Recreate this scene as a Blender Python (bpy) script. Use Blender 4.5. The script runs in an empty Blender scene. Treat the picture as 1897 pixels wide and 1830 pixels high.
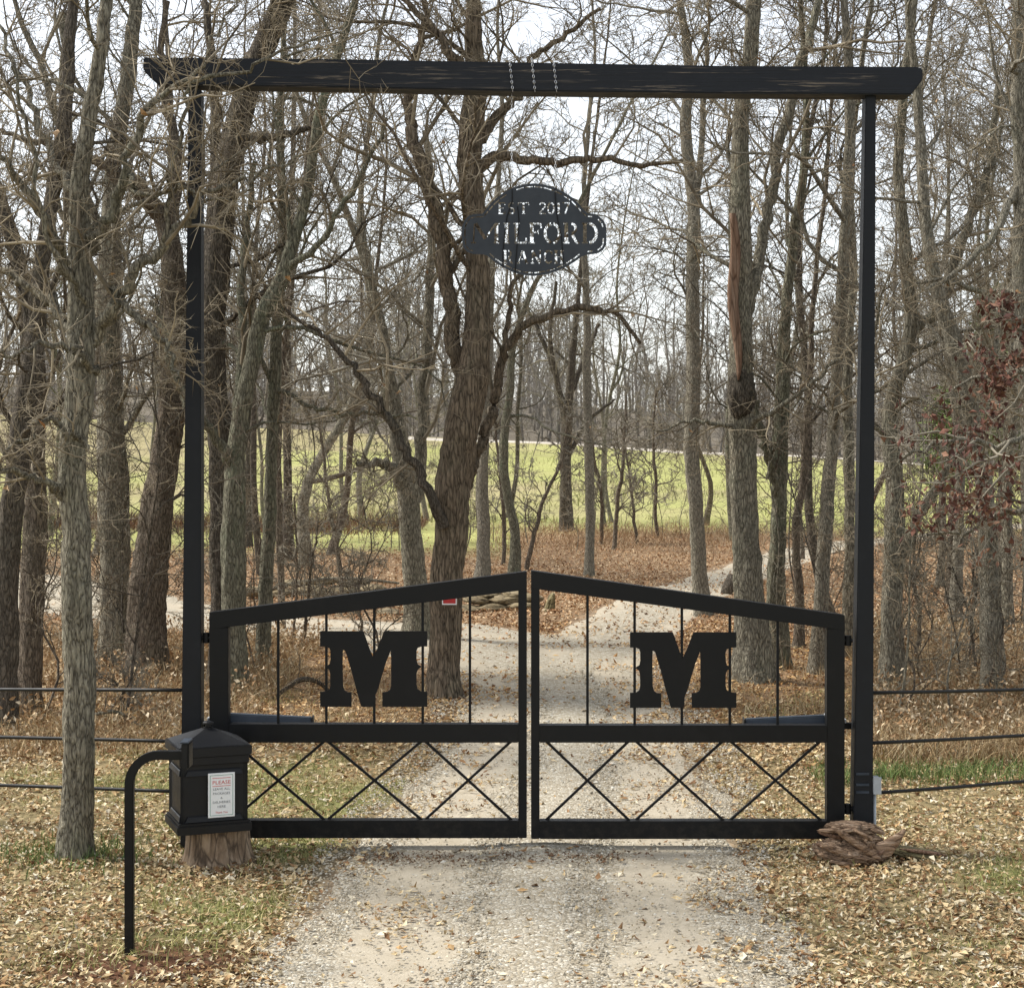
import bpy, bmesh, math, random
import numpy as np
from mathutils import Vector, Matrix, noise as mnoise

random.seed(11)
rng = np.random.default_rng(11)
SC = bpy.context.scene
COL = SC.collection

# ------------------------------------------------------------------ camera, sky, sun, exposure
F_PX, EYE, HOR = 3240.0, 2.76, 830.0          # focal length in photo pixels, eye height, horizon row
cam_d = bpy.data.cameras.new('camera')
cam = bpy.data.objects.new('camera', cam_d)
COL.objects.link(cam)
cam.location = (0, 0, EYE)
cam.rotation_euler = (math.radians(90), 0, 0)
cam_d.sensor_width = 36
cam_d.lens = 36 * F_PX / 1897
cam_d.shift_y = -85.0 / 1897
cam_d.clip_start = 0.1
cam_d.clip_end = 2000
SC.camera = cam

SUN_EL, SUN_AZ = 50.0, -70.0                    # azimuth measured from +Y towards +X
world = bpy.data.worlds.new('World')
SC.world = world
world.use_nodes = True
wn = world.node_tree.nodes
wl = world.node_tree.links
wn.clear()
w_out = wn.new('ShaderNodeOutputWorld')
w_bg = wn.new('ShaderNodeBackground')
w_sky = wn.new('ShaderNodeTexSky')
w_sky.sky_type = 'NISHITA'
w_sky.sun_disc = False
w_sky.sun_elevation = math.radians(SUN_EL)
w_sky.sun_rotation = math.radians(SUN_AZ)
w_sky.air_density = 1.0
w_sky.dust_density = 1.2
w_sky.ozone_density = 1.0
w_hs = wn.new('ShaderNodeHueSaturation')
w_hs.inputs['Saturation'].default_value = 0.30
w_bg.inputs['Strength'].default_value = 0.12
wl.new(w_sky.outputs[0], w_hs.inputs['Color'])
wl.new(w_hs.outputs[0], w_bg.inputs['Color'])
wl.new(w_bg.outputs[0], w_out.inputs['Surface'])

sun_d = bpy.data.lights.new('sun', 'SUN')
sun_d.energy = 2.4
sun_d.angle = math.radians(12)
sun_d.color = (1.0, 0.95, 0.87)
sun = bpy.data.objects.new('sun', sun_d)
COL.objects.link(sun)
_el, _az = math.radians(SUN_EL), math.radians(SUN_AZ)
_to_sun = Vector((math.sin(_az) * math.cos(_el), math.cos(_az) * math.cos(_el), math.sin(_el)))
sun.rotation_euler = _to_sun.to_track_quat('Z', 'Y').to_euler()
sun.location = (-20, 10, 30)

vs = SC.view_settings
vs.view_transform = 'Standard'
vs.look = 'None'
vs.exposure = 1.08
vs.gamma = 1.0
vs.use_curve_mapping = False

# ------------------------------------------------------------------ helpers
def smooth(a, b, x):
    t = np.clip((np.asarray(x, float) - a) / (b - a), 0, 1)
    return t * t * (3 - 2 * t)

def gz(x, y):
    """terrain height"""
    x = np.asarray(x, float); y = np.asarray(y, float)
    z = 0.02 * np.sin(0.9 * x + 1) * np.sin(0.7 * y + .4) * smooth(12.6, 15, y)
    z = z + 0.10 * np.sin(0.31 * x + .5) * np.sin(0.23 * y + 1.3) * smooth(22, 30, y)
    H = np.clip(4.06 - 0.053 * (x + 15), 0.7, 6.5)
    t = np.clip((y - 58) / 82.0, 0, None)
    r = np.where(t < 1, np.power(np.clip(t, 0, 1), 1.3), 1 + 0.05 * (t - 1))
    return z + H * r + smooth(150, 225, y) * (3.6 + 3.2 * fbm(x, y, .05, 70))

def P(px, py, d):
    return ((px - 948.5) * d / F_PX, d, EYE - (py - HOR) * d / F_PX)

def G(px, py):
    """ground point seen at photo pixel (flat near ground)"""
    d = F_PX * EYE / (py - HOR)
    return ((px - 948.5) * d / F_PX, d)

def vnoise(x, y, s, seed=0):
    """cheap smooth value noise, vectorised"""
    r = np.random.default_rng(1000 + seed)
    tab = r.random((64, 64))
    fx = np.asarray(x, float) * s; fy = np.asarray(y, float) * s
    ix = np.floor(fx).astype(int); iy = np.floor(fy).astype(int)
    u = fx - ix; v = fy - iy
    u = u * u * (3 - 2 * u); v = v * v * (3 - 2 * v)
    a = tab[ix % 64, iy % 64]; b = tab[(ix + 1) % 64, iy % 64]
    c = tab[ix % 64, (iy + 1) % 64]; e = tab[(ix + 1) % 64, (iy + 1) % 64]
    return (a * (1 - u) + b * u) * (1 - v) + (c * (1 - u) + e * u) * v

def fbm(x, y, s, seed=0):
    return (vnoise(x, y, s, seed) * .5 + vnoise(x, y, s * 2.1, seed + 1) * .3 + vnoise(x, y, s * 4.3, seed + 2) * .2)

def tag(o, label=None, cat=None, group=None, kind=None):
    if label: o['label'] = label
    if cat: o['category'] = cat
    if group: o['group'] = group
    if kind: o['kind'] = kind
    return o

def empty(name, loc, rz=0.0):
    o = bpy.data.objects.new(name, None)
    o.empty_display_size = 0.2
    o.location = loc
    o.rotation_euler = (0, 0, rz)
    COL.objects.link(o)
    return o

def link(name, me, mat, parent=None, loc=None):
    o = bpy.data.objects.new(name, me)
    COL.objects.link(o)
    if mat is not None and len(me.materials) == 0:
        me.materials.append(mat)
    if parent is not None:
        o.parent = parent
    if loc is not None:
        o.location = loc
    return o

def np_mesh(name, V, Fs, smooth_shade=False, colors=None, uv=None):
    """V (n,3); Fs: list of int arrays (m,k)"""
    me = bpy.data.meshes.new(name)
    V = np.ascontiguousarray(V, dtype=np.float32)
    me.vertices.add(len(V))
    me.vertices.foreach_set('co', V.ravel())
    loops = np.concatenate([f.ravel() for f in Fs]).astype(np.int32)
    tot = np.concatenate([np.full(len(f), f.shape[1]) for f in Fs]).astype(np.int32)
    start = np.concatenate([[0], np.cumsum(tot)[:-1]]).astype(np.int32)
    me.loops.add(len(loops)); me.loops.foreach_set('vertex_index', loops)
    me.polygons.add(len(tot))
    me.polygons.foreach_set('loop_start', start)
    me.polygons.foreach_set('loop_total', tot)
    me.polygons.foreach_set('use_smooth', np.full(len(tot), bool(smooth_shade)))
    if colors is not None:
        a = me.color_attributes.new('tint', 'FLOAT_COLOR', 'POINT')
        c = np.ones((len(V), 4), np.float32); c[:, :3] = colors
        a.data.foreach_set('color', c.ravel())
    if uv is not None:
        l = me.uv_layers.new(name='UVMap')
        l.data.foreach_set('uv', np.ascontiguousarray(uv[loops], dtype=np.float32).ravel())
    me.update(calc_edges=True)
    me.validate()
    return me

def tubes(Pt, R, sides):
    """Pt (B,n,3) R (B,n) -> V, F"""
    B, n, _ = Pt.shape
    T = np.gradient(Pt, axis=1)
    T /= np.linalg.norm(T, axis=2, keepdims=True) + 1e-9
    mean = Pt[:, -1] - Pt[:, 0]
    ref = np.where(np.abs(mean[:, 2:3]) > 0.7 * np.linalg.norm(mean, axis=1, keepdims=True), np.array([[1.0, 0.2, 0]]), np.array([[0.1, 0.15, 1.0]]))
    U = ref[:, None, :] - (ref[:, None, :] * T).sum(2, keepdims=True) * T
    U /= np.linalg.norm(U, axis=2, keepdims=True) + 1e-9
    W = np.cross(T, U)
    a = np.arange(sides) * 2 * math.pi / sides
    V = Pt[:, :, None, :] + R[:, :, None, None] * (np.cos(a)[None, None, :, None] * U[:, :, None, :] + np.sin(a)[None, None, :, None] * W[:, :, None, :])
    idx = np.arange(B * n * sides).reshape(B, n, sides)
    nx = np.roll(idx, -1, axis=2)
    Fq = np.stack([idx[:, :-1], nx[:, :-1], nx[:, 1:], idx[:, 1:]], axis=-1).reshape(-1, 4)
    return V.reshape(-1, 3), Fq

def cones(Pt, R):
    """straight three sided twigs tapering to a point; Pt (B,2,3), R (B,2)"""
    B = len(Pt)
    T = Pt[:, 1] - Pt[:, 0]; T /= np.linalg.norm(T, axis=1, keepdims=True) + 1e-9
    ref = np.where(np.abs(T[:, 2:3]) > .7, np.array([[1.0, .2, 0]]), np.array([[.1, .15, 1.0]]))
    U = np.cross(T, ref); U /= np.linalg.norm(U, axis=1, keepdims=True) + 1e-9
    W = np.cross(T, U)
    ring = [Pt[:, 0] + R[:, :1] * (math.cos(a) * U + math.sin(a) * W) for a in (0, 2.094, 4.189)]
    V = np.stack(ring + [Pt[:, 1]], 1).reshape(-1, 3)
    i = np.arange(B)[:, None] * 4
    return V, np.concatenate([i + np.array([[0, 1, 3]]), i + np.array([[1, 2, 3]]), i + np.array([[2, 0, 3]])])

def catmull(pts, n):
    """resample a polyline of k-dim points with a Catmull-Rom spline"""
    p = np.asarray(pts, float)
    if len(p) == 2:
        t = np.linspace(0, 1, n)[:, None]
        return p[0] * (1 - t) + p[1] * t
    q = np.vstack([2 * p[0] - p[1], p, 2 * p[-1] - p[-2]])
    seg = np.linalg.norm(np.diff(p[:, :3], axis=0), axis=1)
    cum = np.concatenate([[0], np.cumsum(seg)])
    s = np.linspace(0, cum[-1], n)
    i = np.clip(np.searchsorted(cum, s, side='right') - 1, 0, len(p) - 2)
    t = ((s - cum[i]) / (seg[i] + 1e-9))[:, None]
    a, b, c, d = q[i], q[i + 1], q[i + 2], q[i + 3]
    return 0.5 * (2 * b + (c - a) * t + (2 * a - 5 * b + 4 * c - d) * t ** 2 + (3 * b - a - 3 * c + d) * t ** 3)

class BM:
    """small collector of boxes / prisms -> one mesh object"""
    def __init__(self): self.bm = bmesh.new()
    def box(self, x0, x1, y0, y1, z0, z1, mtx=None):
        vs_ = [self.bm.verts.new((x, y, z)) for x in (x0, x1) for y in (y0, y1) for z in (z0, z1)]
        for f in ((0, 1, 3, 2), (4, 6, 7, 5), (0, 4, 5, 1), (2, 3, 7, 6), (0, 2, 6, 4), (1, 5, 7, 3)):
            self.bm.faces.new([vs_[i] for i in f])
        if mtx is not None:
            bmesh.ops.transform(self.bm, matrix=mtx, verts=vs_)
        return self
    def prism(self, poly, y0, y1):
        """poly: list of (x,z), extruded along y"""
        a = [self.bm.verts.new((x, y0, z)) for x, z in poly]
        b = [self.bm.verts.new((x, y1, z)) for x, z in poly]
        n = len(poly)
        self.bm.faces.new(a); self.bm.faces.new(b[::-1])
        for i in range(n):
            self.bm.faces.new((a[i], b[i], b[(i + 1) % n], a[(i + 1) % n]))
        return self
    def hull_frustum(self, lo, hi):
        """two rings of (x,y,z) with equal count"""
        a = [self.bm.verts.new(p) for p in lo]; b = [self.bm.verts.new(p) for p in hi]
        n = len(lo)
        self.bm.faces.new(a[::-1]); self.bm.faces.new(b)
        for i in range(n):
            self.bm.faces.new((a[i], a[(i + 1) % n], b[(i + 1) % n], b[i]))
        return self
    def tube(self, pts, r, sides=8, caps=True):
        pts = [Vector(p) for p in pts]
        rings = []
        for i, p in enumerate(pts):
            t = (pts[min(i + 1, len(pts) - 1)] - pts[max(i - 1, 0)]).normalized()
            u = Vector((0, 1, 0)) if abs(t.y) < .8 else Vector((1, 0, 0))
            u = (u - u.dot(t) * t).normalized(); w = t.cross(u)
            rr = r[i] if hasattr(r, '__len__') else r
            off = math.pi / 4 if sides == 4 else 0
            rings.append([self.bm.verts.new(p + rr * (math.cos(2 * math.pi * k / sides + off) * u + math.sin(2 * math.pi * k / sides + off) * w)) for k in range(sides)])
        for A, Bq in zip(rings, rings[1:]):
            for k in range(sides):
                self.bm.faces.new((A[k], A[(k + 1) % sides], Bq[(k + 1) % sides], Bq[k]))
        if caps:
            self.bm.faces.new(rings[0][::-1]); self.bm.faces.new(rings[-1])
        return self
    def build(self, name, mat, parent=None, bevel=0.0, seg=1, smooth_shade=False, loc=None):
        bmesh.ops.recalc_face_normals(self.bm, faces=self.bm.faces)
        if bevel > 0:
            es = [e for e in self.bm.edges if len(e.link_faces) == 2 and e.calc_face_angle(0) > 0.5]
            bmesh.ops.bevel(self.bm, geom=es, offset=bevel, segments=seg, affect='EDGES', clamp_overlap=True)
        me = bpy.data.meshes.new(name)
        self.bm.to_mesh(me); self.bm.free()
        if smooth_shade:
            for p in me.polygons: p.use_smooth = True
        return link(name, me, mat, parent, loc)

# ------------------------------------------------------------------ materials
class NT:
    def __init__(self, name):
        self.m = bpy.data.materials.new(name)
        self.m.use_nodes = True
        self.n = self.m.node_tree.nodes; self.l = self.m.node_tree.links
        self.b = self.n['Principled BSDF']
        self.coord = self.n.new('ShaderNodeTexCoord')
    def map(self, scale=(1, 1, 1), src='Object'):
        mp = self.n.new('ShaderNodeMapping'); mp.inputs['Scale'].default_value = scale
        self.l.new(self.coord.outputs[src], mp.inputs[0]); return mp.outputs[0]
    def noise(self, vec, scale, detail=4, rough=.55, dist=0):
        t = self.n.new('ShaderNodeTexNoise'); t.inputs['Scale'].default_value = scale
        t.inputs['Detail'].default_value = detail; t.inputs['Roughness'].default_value = rough
        t.inputs['Distortion'].default_value = dist
        if vec is not None: self.l.new(vec, t.inputs['Vector'])
        return t.outputs['Fac']
    def voro(self, vec, scale, feature='DISTANCE_TO_EDGE', out='Distance'):
        t = self.n.new('ShaderNodeTexVoronoi'); t.feature = feature
        t.inputs['Scale'].default_value = scale
        self.l.new(vec, t.inputs['Vector']); return t.outputs[out]
    def ramp(self, fac, stops):
        r = self.n.new('ShaderNodeValToRGB'); e = r.color_ramp.elements
        while len(e) < len(stops): e.new(0.5)
        for el, (p, c) in zip(e, stops):
            el.position = p; el.color = (c[0], c[1], c[2], 1) if hasattr(c, '__len__') else (c, c, c, 1)
        self.l.new(fac, r.inputs[0]); return r.outputs[0]
    def mix(self, fac, a, b, mode='MIX'):
        m = self.n.new('ShaderNodeMix'); m.data_type = 'RGBA'; m.blend_type = mode
        for sock, v in ((m.inputs[0], fac), (m.inputs[6], a), (m.inputs[7], b)):
            if hasattr(v, 'is_linked') or isinstance(v, bpy.types.NodeSocket): self.l.new(v, sock)
            elif hasattr(v, '__len__'): sock.default_value = (v[0], v[1], v[2], 1)
            else: sock.default_value = v if sock.type == 'VALUE' else (v, v, v, 1)
        return m.outputs[2]
    def math(self, op, a, b=0.0):
        m = self.n.new('ShaderNodeMath'); m.operation = op
        for i, v in enumerate((a, b)):
            if isinstance(v, bpy.types.NodeSocket): self.l.new(v, m.inputs[i])
            else: m.inputs[i].default_value = v
        return m.outputs[0]
    def attr(self, name, out='Color'):
        a = self.n.new('ShaderNodeAttribute'); a.attribute_name = name; return a.outputs[out]
    def warp(self, vec, scale, amt):
        t = self.n.new('ShaderNodeTexNoise'); t.inputs['Scale'].default_value = scale; t.inputs['Detail'].default_value = 2
        self.l.new(vec, t.inputs['Vector'])
        s = self.n.new('ShaderNodeVectorMath'); s.operation = 'SCALE'; s.inputs['Scale'].default_value = amt
        self.l.new(t.outputs['Color'], s.inputs[0])
        a = self.n.new('ShaderNodeVectorMath'); a.operation = 'ADD'
        self.l.new(vec, a.inputs[0]); self.l.new(s.outputs[0], a.inputs[1]); return a.outputs[0]
    def color(self, s):
        if isinstance(s, bpy.types.NodeSocket): self.l.new(s, self.b.inputs['Base Color'])
        else: self.b.inputs['Base Color'].default_value = (*s, 1)
    def rough(self, s):
        if isinstance(s, bpy.types.NodeSocket): self.l.new(s, self.b.inputs['Roughness'])
        else: self.b.inputs['Roughness'].default_value = s
    def bump(self, h, strength=.5, dist=.02):
        b = self.n.new('ShaderNodeBump'); b.inputs['Strength'].default_value = strength; b.inputs['Distance'].default_value = dist
        self.l.new(h, b.inputs['Height']); self.l.new(b.outputs[0], self.b.inputs['Normal'])
    def spec(self, v): self.b.inputs['Specular IOR Level'].default_value = v

def bark_mat(name, light, dark, lichen=(.21, .24, .155), lich=.35, sc=34, zs=.24, bump=1.0):
    t = NT(name)
    v = t.warp(t.warp(t.map((1, 1, zs)), 9, .06), 30, .02)
    edge = t.voro(v, sc)
    e2 = t.voro(v, sc * 2.3)
    n1 = t.noise(v, sc * 1.5, 6, .75)
    n2 = t.noise(t.map((1, 1, .5)), 2.6, 6, .75)
    ridge = t.math('MULTIPLY', t.ramp(edge, [(0, 0.0), (.30, 1.0)]), .38)
    ridge2 = t.math('MULTIPLY', t.ramp(e2, [(0, 0.0), (.30, 1.0)]), .22)
    h = t.math('ADD', t.math('ADD', ridge, ridge2), t.math('MULTIPLY', t.math('SUBTRACT', n1, .2), .85))
    c = t.ramp(h, [(.22, dark), (.5, [.5 * a + .5 * b for a, b in zip(light, dark)]), (.85, light)])
    c = t.mix(t.ramp(n2, [(.50, 0.0), (.66, lich)]), c, t.mix(h, [x * .35 for x in lichen], [x * 1.25 for x in lichen]))
    n3 = t.noise(t.map((1, 1, .35)), 1.1, 4, .65)
    c = t.mix(t.ramp(n3, [(.35, .5), (.62, 0.0)]), c, t.mix(h, [d * .7 for d in dark], [.45 * a + .55 * d for a, d in zip(light, dark)]))
    t.color(c); t.rough(.95); t.spec(.15)
    t.bump(h, bump, .03)
    return t.m

M = {}
M['bark_grey'] = bark_mat('bark_grey', (0.501, 0.458, 0.347), (0.044, 0.037, 0.028))
M['bark_brown'] = bark_mat('bark_brown', (0.350, 0.287, 0.215), (0.034, 0.026, 0.020), lich=.2)
M['bark_dark'] = bark_mat('bark_dark', (0.237, 0.201, 0.158), (0.025, 0.021, 0.016), lich=.15)
M['bark_lichen'] = bark_mat('bark_lichen', (0.401, 0.381, 0.276), (0.042, 0.037, 0.027), lichen=(.25, .29, .19), lich=.75)
M['bark_warm'] = bark_mat('bark_warm', (0.337, 0.265, 0.187), (0.028, 0.022, 0.016), lich=.2, sc=26, zs=.16)
M['bark_pale'] = bark_mat('bark_pale', (0.540, 0.493, 0.387), (0.071, 0.062, 0.046), lich=.25, sc=42)

def twig_mat(name, a, b):
    t = NT(name)
    n = t.noise(t.map(), 1.6, 3, .6)
    t.color(t.ramp(n, [(.3, a), (.7, b)])); t.rough(.9); t.spec(.2)
    return t.m
M['twig_tan'] = twig_mat('twig_tan', (0.080, 0.065, 0.046), (0.385, 0.323, 0.224))
M['twig_grey'] = twig_mat('twig_grey', (0.076, 0.067, 0.051), (0.351, 0.315, 0.241))
M['twig_dark'] = twig_mat('twig_dark', (0.043, 0.035, 0.025), (0.199, 0.164, 0.118))
M['twig_far'] = twig_mat('twig_far', (0.113, 0.099, 0.077), (0.331, 0.296, 0.228))

M['wood_far'] = twig_mat('wood_far', (0.142, 0.128, 0.111), (0.295, 0.268, 0.232))
def tint_mat(name, rough=.85, trans=0.0):
    t = NT(name)
    c = t.attr('tint')
    n = t.noise(t.map(), 30, 3)
    t.color(t.mix(.35, c, t.ramp(n, [(.3, .35), (.7, 1.0)]), 'MULTIPLY')); t.rough(rough); t.spec(.2)
    return t.m
M['leaf'] = tint_mat('dead_leaf')
M['blade'] = tint_mat('grass_blade')
M['stone_tint'] = tint_mat('gravel_stone', .9)
M['evergreen'] = tint_mat('evergreen_needles')

def black_mat(name, col, rough, wood=False, spec=.28, dust=False):
    t = NT(name)
    v = t.map((1, 1, 1))
    n = t.noise(v, 9, 4)
    base = t.ramp(n, [(.3, [c * .8 for c in col]), (.7, [c * 1.2 for c in col])])
    if wood:
        g = t.warp(t.map((.45, 6, 20)), 1.2, .55)
        r = t.noise(g, 3.2, 5, .6)
        # bare wood showing through worn grain lines
        w = t.math('MULTIPLY', t.ramp(r, [(.575, 0.0), (.60, 1.0), (.615, 1.0), (.64, 0.0)]), t.ramp(t.noise(t.map((.8, 1, 6)), 1.7, 3), [(.48, 0.0), (.58, .8)]))
        base = t.mix(t.math('MULTIPLY', w, .9), base, (.24, .195, .145))
        t.bump(r, .45, .01)
    else:
        t.bump(t.noise(v, 220, 2), .12, .002)
    d1 = t.ramp(t.noise(v, 4.5, 6, .7), [(.52, 0.0), (.74, .035)])
    zs_ = t.n.new('ShaderNodeSeparateXYZ'); t.l.new(v, zs_.inputs[0])
    low = t.math('MULTIPLY', t.ramp(zs_.outputs[2], [(.06, 1.0), (.30, 0.0)]), t.ramp(t.noise(v, 14, 6, .75), [(.45, 0.0), (.72, .16)]))
    base = t.mix(t.math('ADD', d1, low) if dust else d1, base, (.16, .135, .10))
    t.color(base); t.rough(t.ramp(n, [(.3, rough - .08), (.7, rough + .08)])); t.spec(spec)
    return t.m
M['black_paint'] = black_mat('black_paint', (.0030, .0034, .0038), .5, dust=True)
M['black_post'] = black_mat('black_post', (.0085, .010, .0125), .55)
M['black_wood'] = black_mat('black_wood', (.0135, .0155, .0195), .6, True)
M['black_plastic'] = black_mat('black_plastic', (.0055, .006, .007), .45)
M['sign_steel'] = black_mat('sign_steel', (.040, .047, .056), .5)
M['pipe'] = black_mat('black_pipe', (.008, .008, .008), .5)
M['opener'] = black_mat('opener_grey', (.035, .046, .062), .4)

def plain(name, col, rough=.5, metal=0.0, var=.15, sc=20):
    t = NT(name)
    n = t.noise(t.map(), sc, 4)
    t.color(t.ramp(n, [(.3, [c * (1 - var) for c in col]), (.7, [min(1, c * (1 + var)) for c in col])]))
    t.rough(rough); t.b.inputs['Metallic'].default_value = metal
    return t.m
M['chain'] = plain('galvanised_chain', (.62, .62, .62), .35, .85)
M['galv'] = plain('galvanised_grey', (.42, .45, .47), .5, .1)
M['white_board'] = plain('notice_white', (.78, .80, .80), .4, 0, .03)
M['ink_red'] = plain('notice_red', (.55, .06, .06), .5, 0, .05)
M['ink_black'] = plain('notice_black', (.16, .17, .19), .5, 0, .05)
M['ink_green'] = plain('notice_green', (.10, .26, .20), .5, 0, .05)
M['sign_red'] = plain('sign_red', (.42, .02, .02), .45, 0, .1)

def wood_mat(name, a, b, c, sc=9, zs=(.5, 1, 1), moss=None):
    t = NT(name)
    v = t.warp(t.map(zs), 4, .12)
    n = t.noise(v, sc, 6, .7, .6)
    e = t.voro(v, sc * .9)
    col = t.ramp(n, [(.28, a), (.5, b), (.72, c)])
    col = t.mix(t.ramp(e, [(0, .75), (.09, 0.0)]), col, [x * .5 for x in a])
    t.color(col); t.rough(.9); t.spec(.2)
    t.bump(t.math('ADD', n, t.math('MULTIPLY', e, .8)), .8, .03)
    return t.m
M['stump_bark'] = wood_mat('stump_bark', (.075, .055, .04), (.24, .17, .11), (.43, .335, .235), 16, (1, 1, .22))
M['root_wood'] = wood_mat('root_wood', (.10, .06, .04), (.33, .22, .14), (.56, .43, .315), 16, (.4, 1, 1.8))
M['bare_wood'] = wood_mat('bare_wood', (.12, .065, .04), (.24, .15, .10), (.36, .26, .19), 18, (1, 1, .12))
M['cut_wood'] = wood_mat('cut_wood', (.25, .16, .09), (.42, .29, .17), (.55, .41, .27), 8)
M['ledge_stone'] = wood_mat('ledge_stone', (.10, .075, .045), (.24, .19, .11), (.36, .30, .20), 5, (1, 1, 2))
M['moss_log'] = wood_mat('mossy_log', (.07, .055, .035), (.20, .17, .085), (.30, .25, .15), 7, (.4, 1, 1))

# ground
t = NT('ground_soil')
c = t.attr('tint')
gv = t.map()
n1 = t.noise(gv, 9, 6, .65); n2 = t.noise(gv, 1.3, 4, .6); n3 = t.noise(gv, .12, 5, .6)
e = t.voro(t.warp(gv, 6, .1), 17, 'F1', 'Color')
sep = t.n.new('ShaderNodeSeparateColor'); t.l.new(e, sep.inputs[0])
k = t.mix(.75, c, t.ramp(n1, [(.25, .35), (.75, 1.25)]), 'MULTIPLY')
k = t.mix(.5, k, t.ramp(n2, [(.25, .55), (.75, 1.2)]), 'MULTIPLY')
k = t.mix(.4, k, t.ramp(n3, [(.3, .6), (.7, 1.25)]), 'MULTIPLY')
k = t.mix(.55, k, t.ramp(sep.outputs[0], [(0, .35), (1, 1.3)]), 'MULTIPLY')
t.color(k); t.rough(1); t.spec(.1); t.bump(n1, .6, .05)
M['ground'] = t.m

# driveway: u runs across in metres, v along
t = NT('driveway_gravel')
uvn = t.n.new('ShaderNodeUVMap'); uvn.uv_map = 'UVMap'
sx = t.n.new('ShaderNodeSeparateXYZ'); t.l.new(uvn.outputs[0], sx.inputs[0])
gv = t.map()
wob = t.math('MULTIPLY', t.math('SUBTRACT', t.noise(gv, .9, 4, .6), .5), .75)
u = t.math('ADD', sx.outputs[0], wob)
au = t.math('ABSOLUTE', u)
rut = t.math('SUBTRACT', 1.0, t.math('MULTIPLY', t.math('ABSOLUTE', t.math('SUBTRACT', au, .76)), 2.4))
rutm = t.ramp(t.math('ADD', rut, t.math('MULTIPLY', t.math('SUBTRACT', t.noise(gv, 5, 4), .5), .8)), [(.25, 0.0), (.65, 1.0)])
e = t.voro(gv, 34, 'F1', 'Color'); sep = t.n.new('ShaderNodeSeparateColor'); t.l.new(e, sep.inputs[0])
ed = t.voro(gv, 34)
stone = t.ramp(sep.outputs[0], [(0, (.31, .265, .19)), (.35, (.41, .365, .28)), (.7, (.50, .455, .365)), (1, (.60, .57, .48))])
stone = t.mix(t.ramp(ed, [(0, .8), (.12, 0.0)]), stone, (.26, .22, .16))
dirt = t.ramp(t.noise(gv, 6, 6, .7), [(.3, (.385, .335, .25)), (.7, (.495, .44, .345))])
fine = t.noise(gv, 90, 3, .7)
dirt = t.mix(.5, dirt, t.ramp(fine, [(.3, .7), (.7, 1.15)]), 'MULTIPLY')
t.color(t.mix(rutm, stone, dirt)); t.rough(1); t.spec(.1)
t.bump(t.mix(rutm, ed, t.math('MULTIPLY', fine, .2)), .7, .03)
M['road'] = t.m
t = NT('far_road'); t.color(t.ramp(t.noise(t.map(), .5, 4), [(.3, (.44, .39, .32)), (.7, (.58, .53, .45))])); t.rough(1)
M['far_road'] = t.m

# ------------------------------------------------------------------ driveway centre lines
def path(pts, n=90):
    g = [G(px, py) for px, py in pts]
    return catmull([(x, y, 0) for x, y in g], n)[:, :2]
# main lane from the camera, through the gate, bending away to the left
lane_main = np.vstack([[[0.05, -8.0]], [[0.10, 2.0]], [[0.10, 6.5]]])
lane_main = catmull([(0.3, -8, 0), (.25, 0, 0), (.2, 6, 0)] + [(*G(a, b), 0) for a, b in
    [(985, 1830), (985, 1650), (1010, 1570), (1045, 1450), (1058, 1370), (1056, 1310), (1020, 1255), (930, 1210), (800, 1182), (600, 1163), (400, 1143), (200, 1112), (0, 1076), (-300, 1040)]], 170)[:, :2]
lane_right = catmull([(*G(a, b), 0) for a, b in [(1030, 1330), (1060, 1240), (1130, 1185), (1235, 1125), (1330, 1075), (1420, 1040), (1520, 1016), (1750, 985), (2000, 970)]], 90)[:, :2]

HW_MAIN = np.interp(lane_main[:, 1], [0, 12.5, 15, 20.5, 25], [1.32, 1.30, 1.04, .98, 1.5])
HW_RIGHT = np.full(len(lane_right), .86)
def road_dist(x, y):
    """distance to nearest lane centre minus half width (<0 inside)"""
    x = np.asarray(x, float); y = np.asarray(y, float)
    best = np.full(x.shape, 1e9)
    for ln, hws in ((lane_main, HW_MAIN), (lane_right, HW_RIGHT)):
        for i in range(0, len(ln), 1):
            d = np.hypot(x - ln[i, 0], y - ln[i, 1]) - hws[i]
            best = np.minimum(best, d)
    return best

kxy = (G(240, 1770)[0] + .1, G(240, 1770)[1] - .05)
# ------------------------------------------------------------------ ground sheet
ny, nxx = 250, 190
ys = np.concatenate([np.linspace(-12, 6, 12)[:-1], np.exp(np.linspace(math.log(6), math.log(700), ny - 11))])
us = np.linspace(-1, 1, nxx); us = np.sign(us) * np.abs(us) ** 1.25
Yg, Ug = np.meshgrid(ys, us, indexing='ij')
Xg = Ug * (12 + 0.55 * np.maximum(Yg, 0))
Zg = gz(Xg, Yg)
Vg = np.stack([Xg, Yg, Zg], -1).reshape(-1, 3)
ii = np.arange(Vg.shape[0]).reshape(len(ys), nxx)
Fg = np.stack([ii[:-1, :-1], ii[:-1, 1:], ii[1:, 1:], ii[1:, :-1]], -1).reshape(-1, 4)
x, y = Vg[:, 0], Vg[:, 1]
straw = np.array([.33, .265, .14]); green = np.array([.27, .27, .11]); leafb = np.array([.36, .24, .14])
field = np.array([.48, .485, .18]); tan = np.array([.46, .395, .215]); dirtc = np.array([.38, .29, .20])
def mixc(a, b, m): return a * (1 - m[:, None]) + b * m[:, None]
cg = mixc(np.broadcast_to(straw, Vg.shape), green, smooth(.55, .68, fbm(x, y, .55, 3)))
cg = mixc(cg, np.broadcast_to(leafb, Vg.shape), smooth(13, 20, y))
fld0 = np.where(x < 0, 47, 57) + 0 * x
fm = smooth(-4, 4, y - fld0 + 5 * (fbm(x, y, .12, 9) - .5))
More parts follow.
